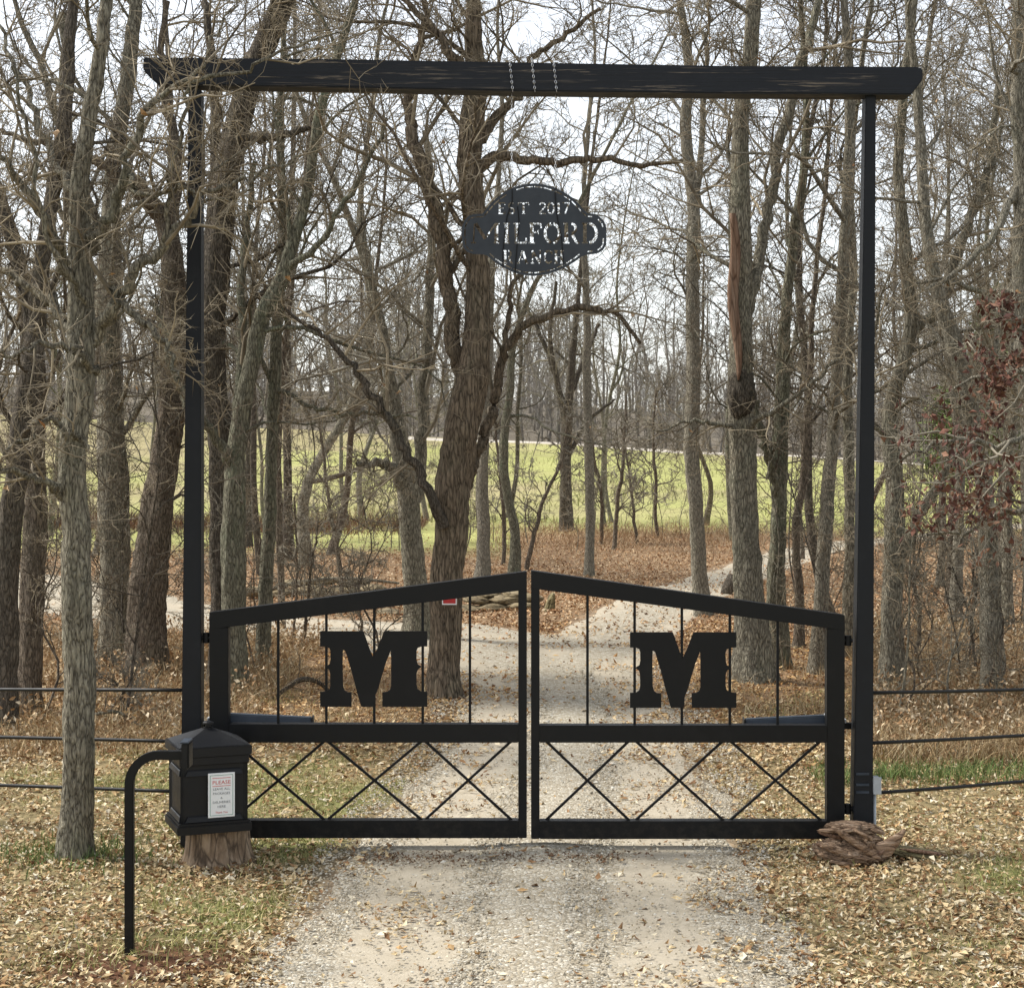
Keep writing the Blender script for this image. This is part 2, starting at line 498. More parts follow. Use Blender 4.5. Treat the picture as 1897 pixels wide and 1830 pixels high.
fcol = mixc(np.broadcast_to(field, Vg.shape), np.broadcast_to(tan, Vg.shape), smooth(.42, .72, .6 * fbm(x, y, .035, 20) + .4 * fbm(x, y, .2, 24) + .25 * smooth(95, 138, y) * smooth(10, -15, x)))
cg = mixc(cg, fcol, fm)
cg = mixc(cg, np.broadcast_to(np.array([.27, .235, .185]), Vg.shape), smooth(143, 148, y))
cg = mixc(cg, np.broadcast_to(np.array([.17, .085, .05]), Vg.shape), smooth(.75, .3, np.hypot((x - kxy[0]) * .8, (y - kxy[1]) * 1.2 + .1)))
cg = mixc(cg, np.broadcast_to(dirtc, Vg.shape), smooth(.25, -.1, road_dist(x, y)) * smooth(70, 60, y))
ground = link('ground', np_mesh('ground', Vg, [Fg], True, colors=cg), M['ground'])
tag(ground, kind='structure')

def lane_mesh(ln, hw, lift, nu=15, seed=0):
    T = np.gradient(ln, axis=0); T /= np.linalg.norm(T, axis=1, keepdims=True)
    N = np.stack([T[:, 1], -T[:, 0]], 1)
    s = np.concatenate([[0], np.cumsum(np.linalg.norm(np.diff(ln, axis=0), axis=1))])
    u = np.linspace(-1, 1, nu)
    r = np.random.default_rng(50 + seed)
    jl = 1 + .16 * (np.interp(s, np.arange(0, s[-1] + 2, .8), r.random(len(np.arange(0, s[-1] + 2, .8)))) - .5) * 2
    jr = 1 + .16 * (np.interp(s, np.arange(0, s[-1] + 2, .7), r.random(len(np.arange(0, s[-1] + 2, .7)))) - .5) * 2
    off = np.asarray(hw)[:, None] * np.where(u[None, :] < 0, u[None, :] * jl[:, None], u[None, :] * jr[:, None])
    X = ln[:, None, 0] + N[:, None, 0] * off; Y = ln[:, None, 1] + N[:, None, 1] * off
    crown = .028 * np.cos(off * math.pi / .76 * 1.0) * (np.abs(off) < 1.1)
    Z = gz(X, Y) + lift + np.maximum(crown, -.0) * .8 - .05 * np.abs(u[None, :]) ** 20
    V = np.stack([X, Y, Z], -1).reshape(-1, 3)
    uv = np.stack([off, np.broadcast_to(s[:, None], off.shape)], -1).reshape(-1, 2)
    i = np.arange(V.shape[0]).reshape(len(ln), nu)
    Fq = np.stack([i[:-1, :-1], i[:-1, 1:], i[1:, 1:], i[1:, :-1]], -1).reshape(-1, 4)
    return np_mesh('driveway', V, [Fq], True, uv=uv)
tag(link('driveway', lane_mesh(lane_main, HW_MAIN + .22, .014, 21), M['road']), kind='structure')
tag(link('driveway', lane_mesh(lane_right, HW_RIGHT + .12, .007, seed=4), M['road']), kind='structure')
# pale road on the rise beyond the field
fx = np.linspace(-9, 95, 60)
fyc = 137.5 + 1.5 * np.sin(fx * .05)
V = []; 
for j, o in enumerate((-3.2, -1, 1, 3.2)):
    V.append(np.stack([fx, fyc + o * np.clip((fx + 9) / 40, .12, 1), gz(fx, fyc + o) + .05], -1))
V = np.concatenate(V); i = np.arange(240).reshape(4, 60)
tag(link('far_road', np_mesh('far_road', V, [np.stack([i[:-1, :-1], i[:-1, 1:], i[1:, 1:], i[1:, :-1]], -1).reshape(-1, 4)], True), M['far_road']), kind='structure')

# ------------------------------------------------------------------ gateway: posts and beam
GD = 12.0
def g(px, py, d=GD):
    q = P(px, py, d); return (q[0], q[2])
def tapered_post(name, quad_bottom, quad_top, depth_b, depth_t, parent):
    (xl, zb), (xr, _) = quad_bottom; (xl2, zt), (xr2, _) = quad_top
    b = BM()
    n = 12
    lo = [(xl, 0, zb), (xr, 0, zb), (xr, depth_b, zb), (xl, depth_b, zb)]
    hi = [(xl2, .02, zt), (xr2, .02, zt), (xr2, .02 + depth_t, zt), (xl2, .02 + depth_t, zt)]
    b.hull_frustum(lo, hi)
    return b.build(name, M['black_post'], parent, .006, 2)
arch_c = P(981, 1575, GD)
arch = empty('gateway_arch', (0, GD, 0))
tag(arch, 'tall black gateway of two tapered posts and a heavy timber beam across the drive', 'gateway')
tapered_post('post', [g(333.5, 1579), g(372, 1579)], [g(348, 165), g(371, 165)], .14, .13, arch)
tapered_post('post', [g(1580, 1579), g(1617, 1579)], [g(1605, 170), g(1624, 170)], .14, .13, arch)
b = BM()
b.prism([g(267, 108), g(267, 133), g(294, 158.5), g(640, 164), g(985, 171), g(1340, 175), g(1687, 177), g(1708, 149), g(1708, 129), g(1696, 126), g(1340, 124), g(985, 118), g(640, 112)], -.03, .17)
beam = b.build('beam', M['black_wood'], arch, .008, 2)
# flat hinge straps on the right post
for py in (1432, 1452, 1466):
    x0, z0 = g(1586, py); x1, _ = g(1610, py)
    BM().box(x0, x1, -.006, .0, z0 - .012, z0 + .004).build('strap', M['opener'], arch)

# ------------------------------------------------------------------ gate leaves
M_OUT = [(648, 398), (893, 398), (906, 430), (930, 500), (950, 548), (972, 500), (1000, 430), (1012, 398), (1258, 398), (1258, 485), (1222, 486), (1204, 493), (1197, 510), (1197, 560), (1203, 585), (1226, 601),
         (1204, 618), (1197, 640), (1197, 700), (1203, 727), (1224, 741), (1258, 743), (1258, 828), (1002, 828), (1002, 745), (1030, 742), (1046, 730), (1052, 708), (1052, 560), (1050, 508),
         (1022, 580), (975, 735), (962, 762), (958, 828), (882, 828), (858, 745), (822, 610), (792, 512), (778, 503), (776, 560), (778, 705), (785, 732), (802, 744), (827, 746), (827, 828),
         (648, 828), (648, 743), (684, 741), (701, 728), (706, 705), (705, 640), (700, 618), (678, 601), (702, 585), (707, 560), (706, 510), (700, 494), (684, 486), (648, 485)]
def gate_leaf(label, stile_h, stile_l, top, mid, bot, pickets, braces, m_box, hinge_px):
    """stile_h: hinge stile (x0,x1,ytop), stile_l: latch stile; top: 4 corner points; all photo pixels on the gate plane"""
    cx = g((stile_h[0] + stile_l[1]) / 2, 1553)
    r = empty('driveway_gate', (0, GD, 0))
    tag(r, label, 'gate')
    D0, D1 = .012, .112
    def bar(name, x0, y0, x1, y1, d0=D0, d1=D1, bev=.004):
        a = g(x0, y1); c_ = g(x1, y0)
        return BM().box(a[0], c_[0], d0, d1, a[1], c_[1]).build(name, M['black_paint'], r, bev, 2)
    bt = bot[1]
    bar('hinge_stile', stile_h[0], stile_h[2], stile_h[1], bt)
    bar('latch_stile', stile_l[0], stile_l[2], stile_l[1], bt)
    BM().prism([g(*p) for p in top], D0 - .003, D1 + .003).build('top_rail', M['black_paint'], r, .004, 2)
    xi0, xi1 = (stile_h[1], stile_l[0]) if stile_h[0] < stile_l[0] else (stile_l[1], stile_h[0])
    bar('middle_rail', xi0, mid[0], xi1, mid[1])
    bar('bottom_rail', xi0, bot[0], xi1, bot[1])
    def topy(x):
        (xa, ya), (xb, yb) = top[3], top[2]
        return ya + (yb - ya) * (x - xa) / (xb - xa)
    for px in pickets:
        bar('picket', px - 2.4, topy(px) - 3, px + 2.4, mid[0] + .3, .052, .07, .002)
    z0, z1 = mid[1] - 1, bot[0] + 1
    for xa, xb in braces:
        for s in (0, 1):
            p0, p1 = (g(xa, z0), g(xb, z1)) if s == 0 else (g(xa, z1), g(xb, z0))
            dx, dz = p1[0] - p0[0], p1[1] - p0[1]; L = math.hypot(dx, dz); hx, hz = -dz / L * .009, dx / L * .009
            BM().prism([(p0[0] + hx, p0[1] + hz), (p0[0] - hx, p0[1] - hz), (p1[0] - hx, p1[1] - hz), (p1[0] + hx, p1[1] + hz)],
                       .046 + s * .018, .063 + s * .018).build('cross_brace', M['black_paint'], r, .002)
    (mx0, my0, mx1, my1) = m_box
    poly = [g(mx0 + (a - 648) / 610 * (mx1 - mx0), my0 + (b_ - 398) / 430 * (my1 - my0)) for a, b_ in M_OUT]
    BM().prism(poly, .040, .050).build('letter_plate', M['black_paint'], r)
    for px0, px1, py in hinge_px:
        a = g(px0, py); c_ = g(px1, py)
        b = BM(); b.tube([(a[0], .06, a[1]), (c_[0], .06, c_[1])], .016, 10)
        mx_ = (a[0] + c_[0]) / 2
        b.tube([(mx_, .06, a[1] - .035), (mx_, .06, a[1] + .035)], .024, 10)
        b.build('hinge', M['black_paint'], r, 0, smooth_shade=False)
    return r
gate_leaf('left half of the black driveway gate with steel letter M, hung beside the parcel box',
    (387, 422.5, 1163), (960.3, 976, 1092), [(387, 1135), (976, 1058.5), (976, 1092.5), (387, 1166)],
    (1342, 1376), (1520.5, 1553), [513.3, 602.9, 692.1, 782.3, 870.2], [(428, 600), (605, 781), (787, 948)],
    (591.8, 1170, 791, 1310.6), [(370, 388, 1183), (370, 388, 1500)])
gate_leaf('right half of the black driveway gate with steel letter M, hung beside the twisted root',
    (1532.8, 1565.7, 1165), (984, 999.6, 1090), [(1565.7, 1139.5), (984, 1057), (984, 1090), (1565.7, 1168)],
    (1344, 1376), (1521.5, 1554.5), [1089, 1176.8, 1264.7, 1354, 1443], [(1012, 1167), (1179, 1342), (1355, 1524)],
    (1168, 1172, 1365.5, 1312.4), [(1565, 1582, 1188), (1565, 1582, 1501)])
# gate openers behind the middle rails
def opener(label, x_post, x_gate, x_end, py):
    sgn = 1 if x_end > x_post else -1
    a = g(x_gate, py, 12.2); e_ = g(x_end, py + 4, 12.2); p_ = g(x_post, py, 12.2)
    r = empty('gate_opener', (a[0], 12.2, a[1]))
    tag(r, label, 'gate opener')
    L = e_[0] - a[0]; dz = e_[1] - a[1]
    b = BM()
    lo = [(0, -.045, -.035), (L, -.045, dz - .03), (L, .045, dz - .03), (0, .045, -.035)]
    hi = [(0, -.035, .04), (L, -.035, dz + .028), (L, .035, dz + .028), (0, .035, .04)]
    b.hull_frustum(lo, hi); b.build('housing', M['opener'], r, .008, 2)
    BM().box(min(L, L + sgn * .012), max(L, L + sgn * .012), -.05, .05, dz - .045, dz + .034).build('end_cap', M['black_plastic'], r, .004)
    BM().box(min(0, -sgn * .03), max(0, -sgn * .03), -.04, .04, -.035, .045).build('end_cap', M['galv'], r, .004)
    q = p_[0] - a[0]
    BM().box(min(q, -sgn * .03), max(q, -sgn * .03), -.02, .02, -.06, -.015).build('arm', M['black_paint'], r, .003)
    m_ = (q - sgn * .03) / 2
    BM().box(m_ - .025, m_ + .025, -.03, .03, -.015, .012).build('bracket', M['galv'], r, .003)
    return r
opener('blue grey electric opener arm behind the left gate, next to the parcel box', 366, 425, 578, 1331)
opener('blue grey electric opener arm behind the right gate', 1584, 1528, 1380, 1334)

# ------------------------------------------------------------------ hanging sign
SD = 12.07
def sg(zx, zy):
    return g(840 + zx / 6.323, 320 + zy / 6.323, SD)
OUT = [(340, 484), (385, 425), (440, 360), (520, 285), (610, 222), (710, 172), (820, 140), (940, 128), (1060, 140), (1190, 178), (1300, 232), (1400, 300), (1480, 380), (1530, 440), (1570, 478), (1640, 482), (1710, 515), (1765, 570), (1790, 640),
       (1792, 760), (1788, 850), (1755, 905), (1700, 942), (1640, 955), (1570, 960), (1500, 985), (1420, 1045), (1320, 1105), (1210, 1155), (1090, 1192), (940, 1212), (800, 1198), (680, 1160), (560, 1098), (460, 1030), (400, 975), (350, 958), (230, 956), (160, 930), (112, 870), (98, 760), (100, 640), (130, 560), (180, 505), (250, 486)]
sign = empty('hanging_sign', (0, SD, 0))
tag(sign, 'dark steel plaque cut with EST 2017 MILFORD RANCH hanging on chains from the beam', 'sign')
b = BM(); b.prism([sg(*p) for p in OUT], -.005, .005)
plate = b.build('plaque', M['sign_steel'], sign)
cut = BM()
def seg(x0, y0, x1, y1, w0, w1=None, j=[0]):
    """cutter bar in zoom pixels"""
    w1 = w0 if w1 is None else w1
    dx, dy = x1 - x0, y1 - y0; L = math.hypot(dx, dy); nx_, ny_ = -dy / L, dx / L
    j[0] += 1; e_ = .02 + .0003 * (j[0] % 37)
    cut.prism([sg(x0 + nx_ * w0 / 2, y0 + ny_ * w0 / 2), sg(x0 - nx_ * w0 / 2, y0 - ny_ * w0 / 2), sg(x1 - nx_ * w1 / 2, y1 - ny_ * w1 / 2), sg(x1 + nx_ * w1 / 2, y1 + ny_ * w1 / 2)], -e_, e_)
def poly(pts, w):
    for p, q in zip(pts, pts[1:]): seg(p[0], p[1], q[0], q[1], w)
def arc(cx, cy, rx, ry, a0, a1, w, n=9):
    pts = [(cx + rx * math.cos(math.radians(a0 + (a1 - a0) * i / n)), cy - ry * math.sin(math.radians(a0 + (a1 - a0) * i / n))) for i in range(n + 1)]
    poly(pts, w)
def letter(ch, x, y, w, h, st):
    """stencil letter: x,y top-left; serif strokes, bridges left so that no piece drops out"""
    t_ = st * .42
    def stem(xx, y0=0.0, y1=1.0, s=1.0): seg(x + w * xx, y + h * y0, x + w * xx, y + h * y1, st * s)
    def ser(xx, yy, l=1.0): seg(x + w * xx - st * .85 * l, y + h * yy, x + w * xx + st * .85 * l, y + h * yy, t_)
    if ch == 'M':
        seg(x + w * .10, y, x + w * .06, y + h, st * .4); ser(.06, 1, .8)
        seg(x + w * .14, y, x + w * .50, y + h * .80, st * .95); seg(x + w * .86, y, x + w * .53, y + h * .72, st * .45)
        stem(.90); ser(.92, 1); ser(.94, 0, .7)
    elif ch == 'I': stem(.5); ser(.5, 0); ser(.5, 1)
    elif ch == 'L': stem(.22); ser(.22, 0); seg(x + w * .08, y + h, x + w * .92, y + h, st * .5); seg(x + w * .9, y + h * 1.02, x + w * .94, y + h * .74, st * .45)
    elif ch == 'F': stem(.22); ser(.22, 1); seg(x + w * .05, y, x + w * .92, y, st * .5); seg(x + w * .9, y, x + w * .95, y + h * .24, st * .45); seg(x + w * .4, y + h * .45, x + w * .72, y + h * .45, st * .5); seg(x + w * .72, y + h * .33, x + w * .72, y + h * .58, st * .35)
    elif ch == 'E': stem(.2); seg(x + w * .04, y, x + w * .9, y, st * .5); seg(x + w * .38, y + h * .48, x + w * .74, y + h * .48, st * .5); seg(x + w * .04, y + h, x + w * .93, y + h, st * .5); seg(x + w * .9, y, x + w * .92, y + h * .2, st * .4); seg(x + w * .93, y + h, x + w * .95, y + h * .78, st * .4)
    elif ch == 'T': stem(.5); ser(.5, 1); seg(x + w * .02, y, x + w * .98, y, st * .5); seg(x + w * .04, y, x + w * .02, y + h * .22, st * .4); seg(x + w * .96, y, x + w * .98, y + h * .22, st * .4)
    elif ch in 'O0':
        arc(x + w * .5, y + h * .5, w * .42, h * .5, 98, 262, st * .85); arc(x + w * .5, y + h * .5, w * .42, h * .5, 82, -82, st * .85)
    elif ch == 'R':
        stem(.2); ser(.2, 1); seg(x + w * .02, y, x + w * .30, y, st * .5); arc(x + w * .5, y + h * .26, w * .30, h * .26, 85, -80, st * .75); seg(x + w * .56, y + h * .56, x + w * .86, y + h * .97, st * .8); seg(x + w * .8, y + h, x + w * 1.02, y + h, t_)
    elif ch == 'D':
        stem(.2); ser(.2, 0); ser(.2, 1); arc(x + w * .42, y + h * .5, w * .46, h * .5, 84, -84, st * .85)
    elif ch == 'A':
        seg(x + w * .46, y, x + w * .14, y + h, st * .45); seg(x + w * .54, y + h * .04, x + w * .86, y + h, st * .95); seg(x + w * .38, y + h * .68, x + w * .58, y + h * .68, st * .35); ser(.12, 1, .8); ser(.88, 1, .9)
    elif ch == 'N':
        stem(.16, 0, 1, .5); ser(.16, 1, .8); seg(x + w * .12, y, x + w * .84, y + h, st * .95); stem(.86, 0, .9, .5); ser(.86, 0, .8)
    elif ch == 'C':
        arc(x + w * .54, y + h * .5, w * .42, h * .5, 40, 320, st * .8); seg(x + w * .9, y + h * .05, x + w * .9, y + h * .28, st * .4)
    elif ch == 'H':
        stem(.2); stem(.8); ser(.2, 0); ser(.2, 1); ser(.8, 0); ser(.8, 1); seg(x + w * .36, y + h * .5, x + w * .64, y + h * .5, st * .4)
    elif ch == 'S':
        arc(x + w * .5, y + h * .26, w * .34, h * .26, 40, 250, st * .7); seg(x + w * .3, y + h * .43, x + w * .7, y + h * .56, st * .85); arc(x + w * .5, y + h * .74, w * .34, h * .26, 70, -140, st * .7)
    elif ch == '2':
        arc(x + w * .5, y + h * .28, w * .36, h * .28, 160, -20, st * .7); seg(x + w * .82, y + h * .36, x + w * .14, y + h * .93, st * .7); seg(x + w * .1, y + h, x + w * .94, y + h, st * .6)
    elif ch == '1': stem(.5); ser(.5, 1); seg(x + w * .26, y + h * .16, x + w * .5, y, st * .45)
    elif ch == '7': seg(x + w * .06, y, x + w * .94, y, st * .6); seg(x + w * .88, y, x + w * .36, y + h, st * .75)
for ch, xx, ww in (('E', 525, 85), ('S', 632, 95), ('T', 755, 130), ('2', 995, 95), ('0', 1100, 85), ('1', 1205, 55), ('7', 1275, 90)):
    letter(ch, xx, 355, ww, 126, 23)
for ch, xx, ww in (('M', 215, 320), ('I', 590, 70), ('L', 705, 160), ('F', 885, 150), ('O', 1058, 200), ('R', 1285, 185), ('D', 1500, 200)):
    letter(ch, xx, 598, ww, 225, 42)
for ch, xx, ww in (('R', 585, 110), ('A', 745, 130), ('N', 905, 130), ('C', 1055, 110), ('H', 1180, 110)):
    letter(ch, xx, 915, ww, 146, 26)
# dashed border slot, inset from the edge
cxm, cym = 945, 690
n_out = len(OUT)
ins = []
for i in range(n_out):
    a, c_, d_ = OUT[i - 1], OUT[i], OUT[(i + 1) % n_out]
    tx, ty = d_[0] - a[0], d_[1] - a[1]; L = math.hypot(tx, ty)
    ins.append((c_[0] - ty / L * 36, c_[1] + tx / L * 36))
for i in range(n_out):
    p, q = ins[i], ins[(i + 1) % n_out]
    if random.random() < .12: continue
    f0, f1 = .05 + .08 * random.random(), .95 - .08 * random.random()
    seg(p[0] + (q[0] - p[0]) * f0, p[1] + (q[1] - p[1]) * f0, p[0] + (q[0] - p[0]) * f1, p[1] + (q[1] - p[1]) * f1, 14)
cutter = cut.build('sign_cutter', None, sign)
md = plate.modifiers.new('cut', 'BOOLEAN'); md.operation = 'DIFFERENCE'; md.solver = 'EXACT'; md.use_self = True; md.object = cutter
dg = bpy.context.evaluated_depsgraph_get()
me_new = bpy.data.meshes.new_from_object(plate.evaluated_get(dg))
plate.modifiers.clear(); plate.data = me_new
bpy.data.objects.remove(cutter, do_unlink=True)
# thin black bars added for the chains' shadow lines, also bridging the cut letters
for pts in ([(688, 200), (690, 330), (628, 520), (582, 900), (578, 1120)], [(752, 400), (768, 560), (742, 900), (722, 1185)], [(1188, 190), (1200, 380), (1222, 560), (1268, 780), (1288, 1090)]):
    b = BM(); b.tube([(sg(*p)[0], -.010, sg(*p)[1]) for p in pts], .0042, 6); b.build('shadow_bar', M['black_paint'], sign)

def chain_mesh(paths, pitch=.019, r=.0021):
    bm = bmesh.new(); k = 0
    for pts in paths:
        pts = [Vector(p) for p in pts]
        seglen = [(b_ - a).length for a, b_ in zip(pts, pts[1:])]; tot = sum(seglen)
        n = max(2, int(tot / pitch))
        for i in range(n):
            s = (i + .5) / n * tot; j = 0
            while s > seglen[j] and j < len(seglen) - 1: s -= seglen[j]; j += 1
            t_ = (pts[j + 1] - pts[j]).normalized(); c_ = pts[j] + t_ * s
            ref = Vector((0, 1, 0)) if abs(t_.y) < .8 else Vector((1, 0, 0))
            a = (ref - ref.dot(t_) * t_).normalized()
            b_ = t_.cross(a)
            if k % 2: a, b_ = b_, -a
            k += 1
            ring = []
            for m in range(8):
                th = 2 * math.pi * m / 8
                ctr = c_ + t_ * (math.cos(th) * pitch * .62) + a * (math.sin(th) * .006)
                nrm = (t_ * math.cos(th) + a * math.sin(th)).normalized()
                ring.append([bm.verts.new(ctr + r * (math.cos(f) * nrm + math.sin(f) * b_)) for f in (0, 2.1, 4.2)])
            for m in range(8):
                A, B_ = ring[m], ring[(m + 1) % 8]
                for f in range(3): bm.faces.new((A[f], A[(f + 1) % 3], B_[(f + 1) % 3], B_[f]))
    me = bpy.data.meshes.new('chain'); bm.to_mesh(me); bm.free(); return me
def beam_wrap(px):
    xt, zt = g(px, 116); xb, zb = g(px + 6, 173)
    f, bk = GD - .045, GD + .185
    return [(xb, f, zb), (xt, f, zt + .01), (xt, bk, zt + .01), (xb, bk, zb), (xb, SD, zb - .01)]
for px, label, extra in ((948, 'galvanised chain holding the left side of the hanging ranch sign, wrapped twice on the beam', [985]), (1029, 'galvanised chain holding the right side of the hanging ranch sign', [])):
    xs, zs_ = g(px, 347, SD); xe, ze = g(px, 174, SD)
    paths = [[(xs, SD, zs_), (xe, SD, ze)], beam_wrap(px - 4)] + [beam_wrap(q) for q in extra]
    r_ch = empty('chain', (xe, SD, ze)); tag(r_ch, label, 'chain')
    off_ = Vector((xe, SD, ze))
    for nm_, pp_ in [('hanging_length', paths[0])] + [('wrap', q_) for q_ in paths[1:]]:
        o = link(nm_, chain_mesh([[Vector(q_) - off_ for q_ in pp_]]), M['chain'], r_ch); o['kind'] = 'stuff'

# ------------------------------------------------------------------ pipe fences
def pipe_fence(label, rails, post_x):
    d0 = 12.05
    r = empty('pipe_fence', (rails[0][0][0], rails[0][0][1], 0))
    o0 = Vector(r.location)
    tag(r, label, 'fence')
    for pts in rails:
        pp = catmull(pts, 9)
        b = BM(); b.tube([Vector(p) - o0 for p in pp], .013, 8); b.build('rail', M['pipe'], r, smooth_shade=True)
    e_ = rails[0][-1]
    z = float(gz(e_[0], e_[1]))
    b = BM(); b.tube([Vector((e_[0], e_[1], z - .1)) - o0, Vector((e_[0], e_[1], e_[2] + .12)) - o0], .035, 10); b.build('post', M['pipe'], r, smooth_shade=True)
pipe_fence('black three rail pipe fence left of the gateway, passing behind the near trunk',
    [[P(336, a, 12.07), P(0, b_, 12.75), P(-120, b_ - 1, 13.0)] for a, b_ in ((1278, 1277), (1373, 1365), (1466, 1454))], 0)
pipe_fence('black three rail pipe fence right of the gateway above dry grass',
    [[P(1612, a, 12.07), P(1760, (a + b_) / 2 + .5, 12.5), P(1897, b_, 13.0), P(2000, b_ - 4, 13.3)] for a, b_ in ((1283, 1277), (1376, 1362), (1469, 1447))], 0)

# grey electrical box and conduit on right post
x0, z0 = g(1617.5, 1470); x1, z1 = g(1631, 1440)
jb = empty('junction_box', (x0, GD + .03, 0))
tag(jb, 'small grey electrical box with conduit on the side of the right gatepost', 'electrical box')
BM().box(0, x1 - x0, -.03, .05, z0, z1).build('housing', M['galv'], jb, .005, 2)
BM().box(.002, x1 - x0 + .006, -.036, -.0302, z0 - .004, z1 + .004).build('cover', M['galv'], jb, .002)
b = BM(); b.tube([(.018, .01, z0), (.018, .01, -.05)], .012, 8); b.build('conduit', M['galv'], jb, smooth_shade=True)

# ------------------------------------------------------------------ parcel box on its stump
bx, by = -2.02, 11.62
YAW = math.radians(21)
pbx = empty('parcel_box', (bx, by, .25), YAW)
tag(pbx, 'black moulded parcel box with pyramid lid and white notice, standing on a tree stump', 'parcel box')
W2, D2, H = .223, .215, .50
b = BM()
b.box(-W2, W2, -D2, D2, .05, H)
bm = b.bm; bm.faces.ensure_lookup_table()
bmesh.ops.recalc_face_normals(bm, faces=bm.faces)
for f in list(bm.faces):
    if abs(f.normal.z) < .5:
        rr = bmesh.ops.inset_region(bm, faces=[f], thickness=.035, depth=0)
        bmesh.ops.translate(bm, verts=f.verts, vec=-f.normal * .016)
b.build('body', M['black_plastic'], pbx, .004, 2)
def ledge(z, front=True, big=.024):
    b = BM()
    if front:
        b.hull_frustum([(-W2 + .032, -D2 + .010, z - .02), (W2 - .032, -D2 + .010, z - .02), (W2 - .032, -D2 - .004, z - .02), (-W2 + .032, -D2 - .004, z - .02)][::-1],
                       [(-W2 + .05, -D2 + .010, z + .02), (W2 - .05, -D2 + .010, z + .02), (W2 - .05, -D2 + .004, z + .012), (-W2 + .05, -D2 + .004, z + .012)][::-1])
    else:
        b.hull_frustum([(-W2 + .010, -D2 + .032, z - .02), (-W2 + .010, D2 - .032, z - .02), (-W2 - .004, D2 - .032, z - .02), (-W2 - .004, -D2 + .032, z - .02)],
                       [(-W2 + .010, -D2 + .05, z + .02), (-W2 + .010, D2 - .05, z + .02), (-W2 + .004, D2 - .05, z + .012), (-W2 + .004, -D2 + .05, z + .012)])
    b.build('ledge', M['black_plastic'], pbx, .002)
for z in (.395, .095):
    ledge(z, True); ledge(z, False)
BM().box(-W2 - .022, W2 + .022, -D2 - .022, D2 + .022, 0, .055).box(-W2 - .012, W2 + .012, -D2 - .012, D2 + .012, .0551, .072).build('plinth', M['black_plastic'], pbx, .005, 2)
BM().box(-W2 - .006, W2 + .006, -D2 - .006, D2 + .006, .445, .4995).build('collar', M['black_plastic'], pbx, .004)
lid = BM().box(-W2 - .022, W2 + .022, -D2 - .022, D2 + .022, .50, .562).build('lid', M['black_plastic'], pbx, .005, 2)
a = W2 + .01; c_ = D2 + .01
BM().hull_frustum([(-a, -c_, .5625), (a, -c_, .5625), (a, c_, .5625), (-a, c_, .5625)], [(-.035, -.035, .65), (.035, -.035, .65), (.035, .035, .65), (-.035, .035, .65)]).build('roof', M['black_plastic'], lid, .003)
b = BM(); b.tube([(0, 0, .65), (0, 0, .658), (0, 0, .661), (0, 0, .675), (0, 0, .679)], [.03, .03, .018, .018, .02], 12); b.tube([(0, 0, .679), (0, 0, .69), (0, 0, .698)], [.036, .036, .022], 12)
b.build('finial', M['black_plastic'], lid)
# notice on the front
ntc = BM().box(-.088, .088, -.0025, .0025, -.145, .145).build('notice', M['white_board'], pbx, .002, loc=(.045, -D2 - .0065, .245))
def text(body, size, x, z, mat, width=None):
    cu = bpy.data.curves.new('lettering', 'FONT'); cu.body = body; cu.size = size; cu.align_x = 'CENTER'; cu.extrude = .0004; cu.resolution_u = 2
    o = bpy.data.objects.new('tmp_text', cu); COL.objects.link(o)
    dg_ = bpy.context.evaluated_depsgraph_get(); dg_.update()
    me = bpy.data.meshes.new_from_object(o.evaluated_get(dg_))
    bpy.data.objects.remove(o, do_unlink=True)
    n = len(me.vertices); co = np.empty(n * 3, np.float32); me.vertices.foreach_get('co', co); co = co.reshape(-1, 3)
    if width: co[:, 0] *= width / (np.ptp(co[:, 0]) + 1e-9)
    me.vertices.foreach_set('co', co.ravel()); me.update()
    me.materials.clear()
    l = link('lettering', me, mat, ntc, (x, -.0032, z)); l.rotation_euler = (math.radians(90), 0, 0)
    return l
text('PLEASE', .034, 0, .072, M['ink_red'], .118)
for s_, z, sz, w in (('LEAVE ALL', .033, .022, .112), ('PACKAGES', .004, .022, .112), ('&', -.025, .02, .014), ('DELIVERIES', -.053, .022, .115), ('HERE', -.082, .022, .052)):
    text(s_, sz, 0, z, M['ink_black'], w)
text('Thank You', .018, 0, -.118, M['ink_red'], .08)
b = BM()
for z in (.112, .060): b.box(-.06, .06, -.0036, -.0026, z - .0018, z + .0018)
b.build('rule', M['ink_red'], ntc)
b = BM()
b.box(-.076, -.073, -.0036, -.0026, -.132, .132).box(.073, .076, -.0036, -.0026, -.132, .132).box(-.073, .073, -.0036, -.0026, .129, .132).box(-.073, .073, -.0036, -.0026, -.132, -.129)
b.build('border', M['ink_green'], ntc)

# stump
st = empty('tree_stump', (bx + .06, by + .02, 0))
tag(st, 'rough barked tree stump carrying the black parcel box', 'stump')
nr, ns = 16, 72
V = []
for i in range(nr):
    z = -.06 + (.251 + .06) * i / (nr - 1)
    for k in range(ns):
        th = 2 * math.pi * k / ns
        rr = .205 + .03 * (1 - (i / (nr - 1))) ** 2 + .035 * math.exp(-max(z, 0) / .05)
        rg = mnoise.noise(Vector((math.cos(th) * 5.5, math.sin(th) * 5.5, z * 1.6)))
        rg2 = mnoise.noise(Vector((math.cos(th) * 13, math.sin(th) * 13, z * 3)))
        rr *= 1 + .10 * rg - .05 * abs(rg2)
        V.append((rr * math.cos(th), rr * math.sin(th) * .9, z))
V = np.array(V); i = np.arange(nr * ns).reshape(nr, ns); nx_ = np.roll(i, -1, 1)
link('trunk', np_mesh('trunk', V, [np.stack([i[:-1], nx_[:-1], nx_[1:], i[1:]], -1).reshape(-1, 4)], True), M['stump_bark'], st)
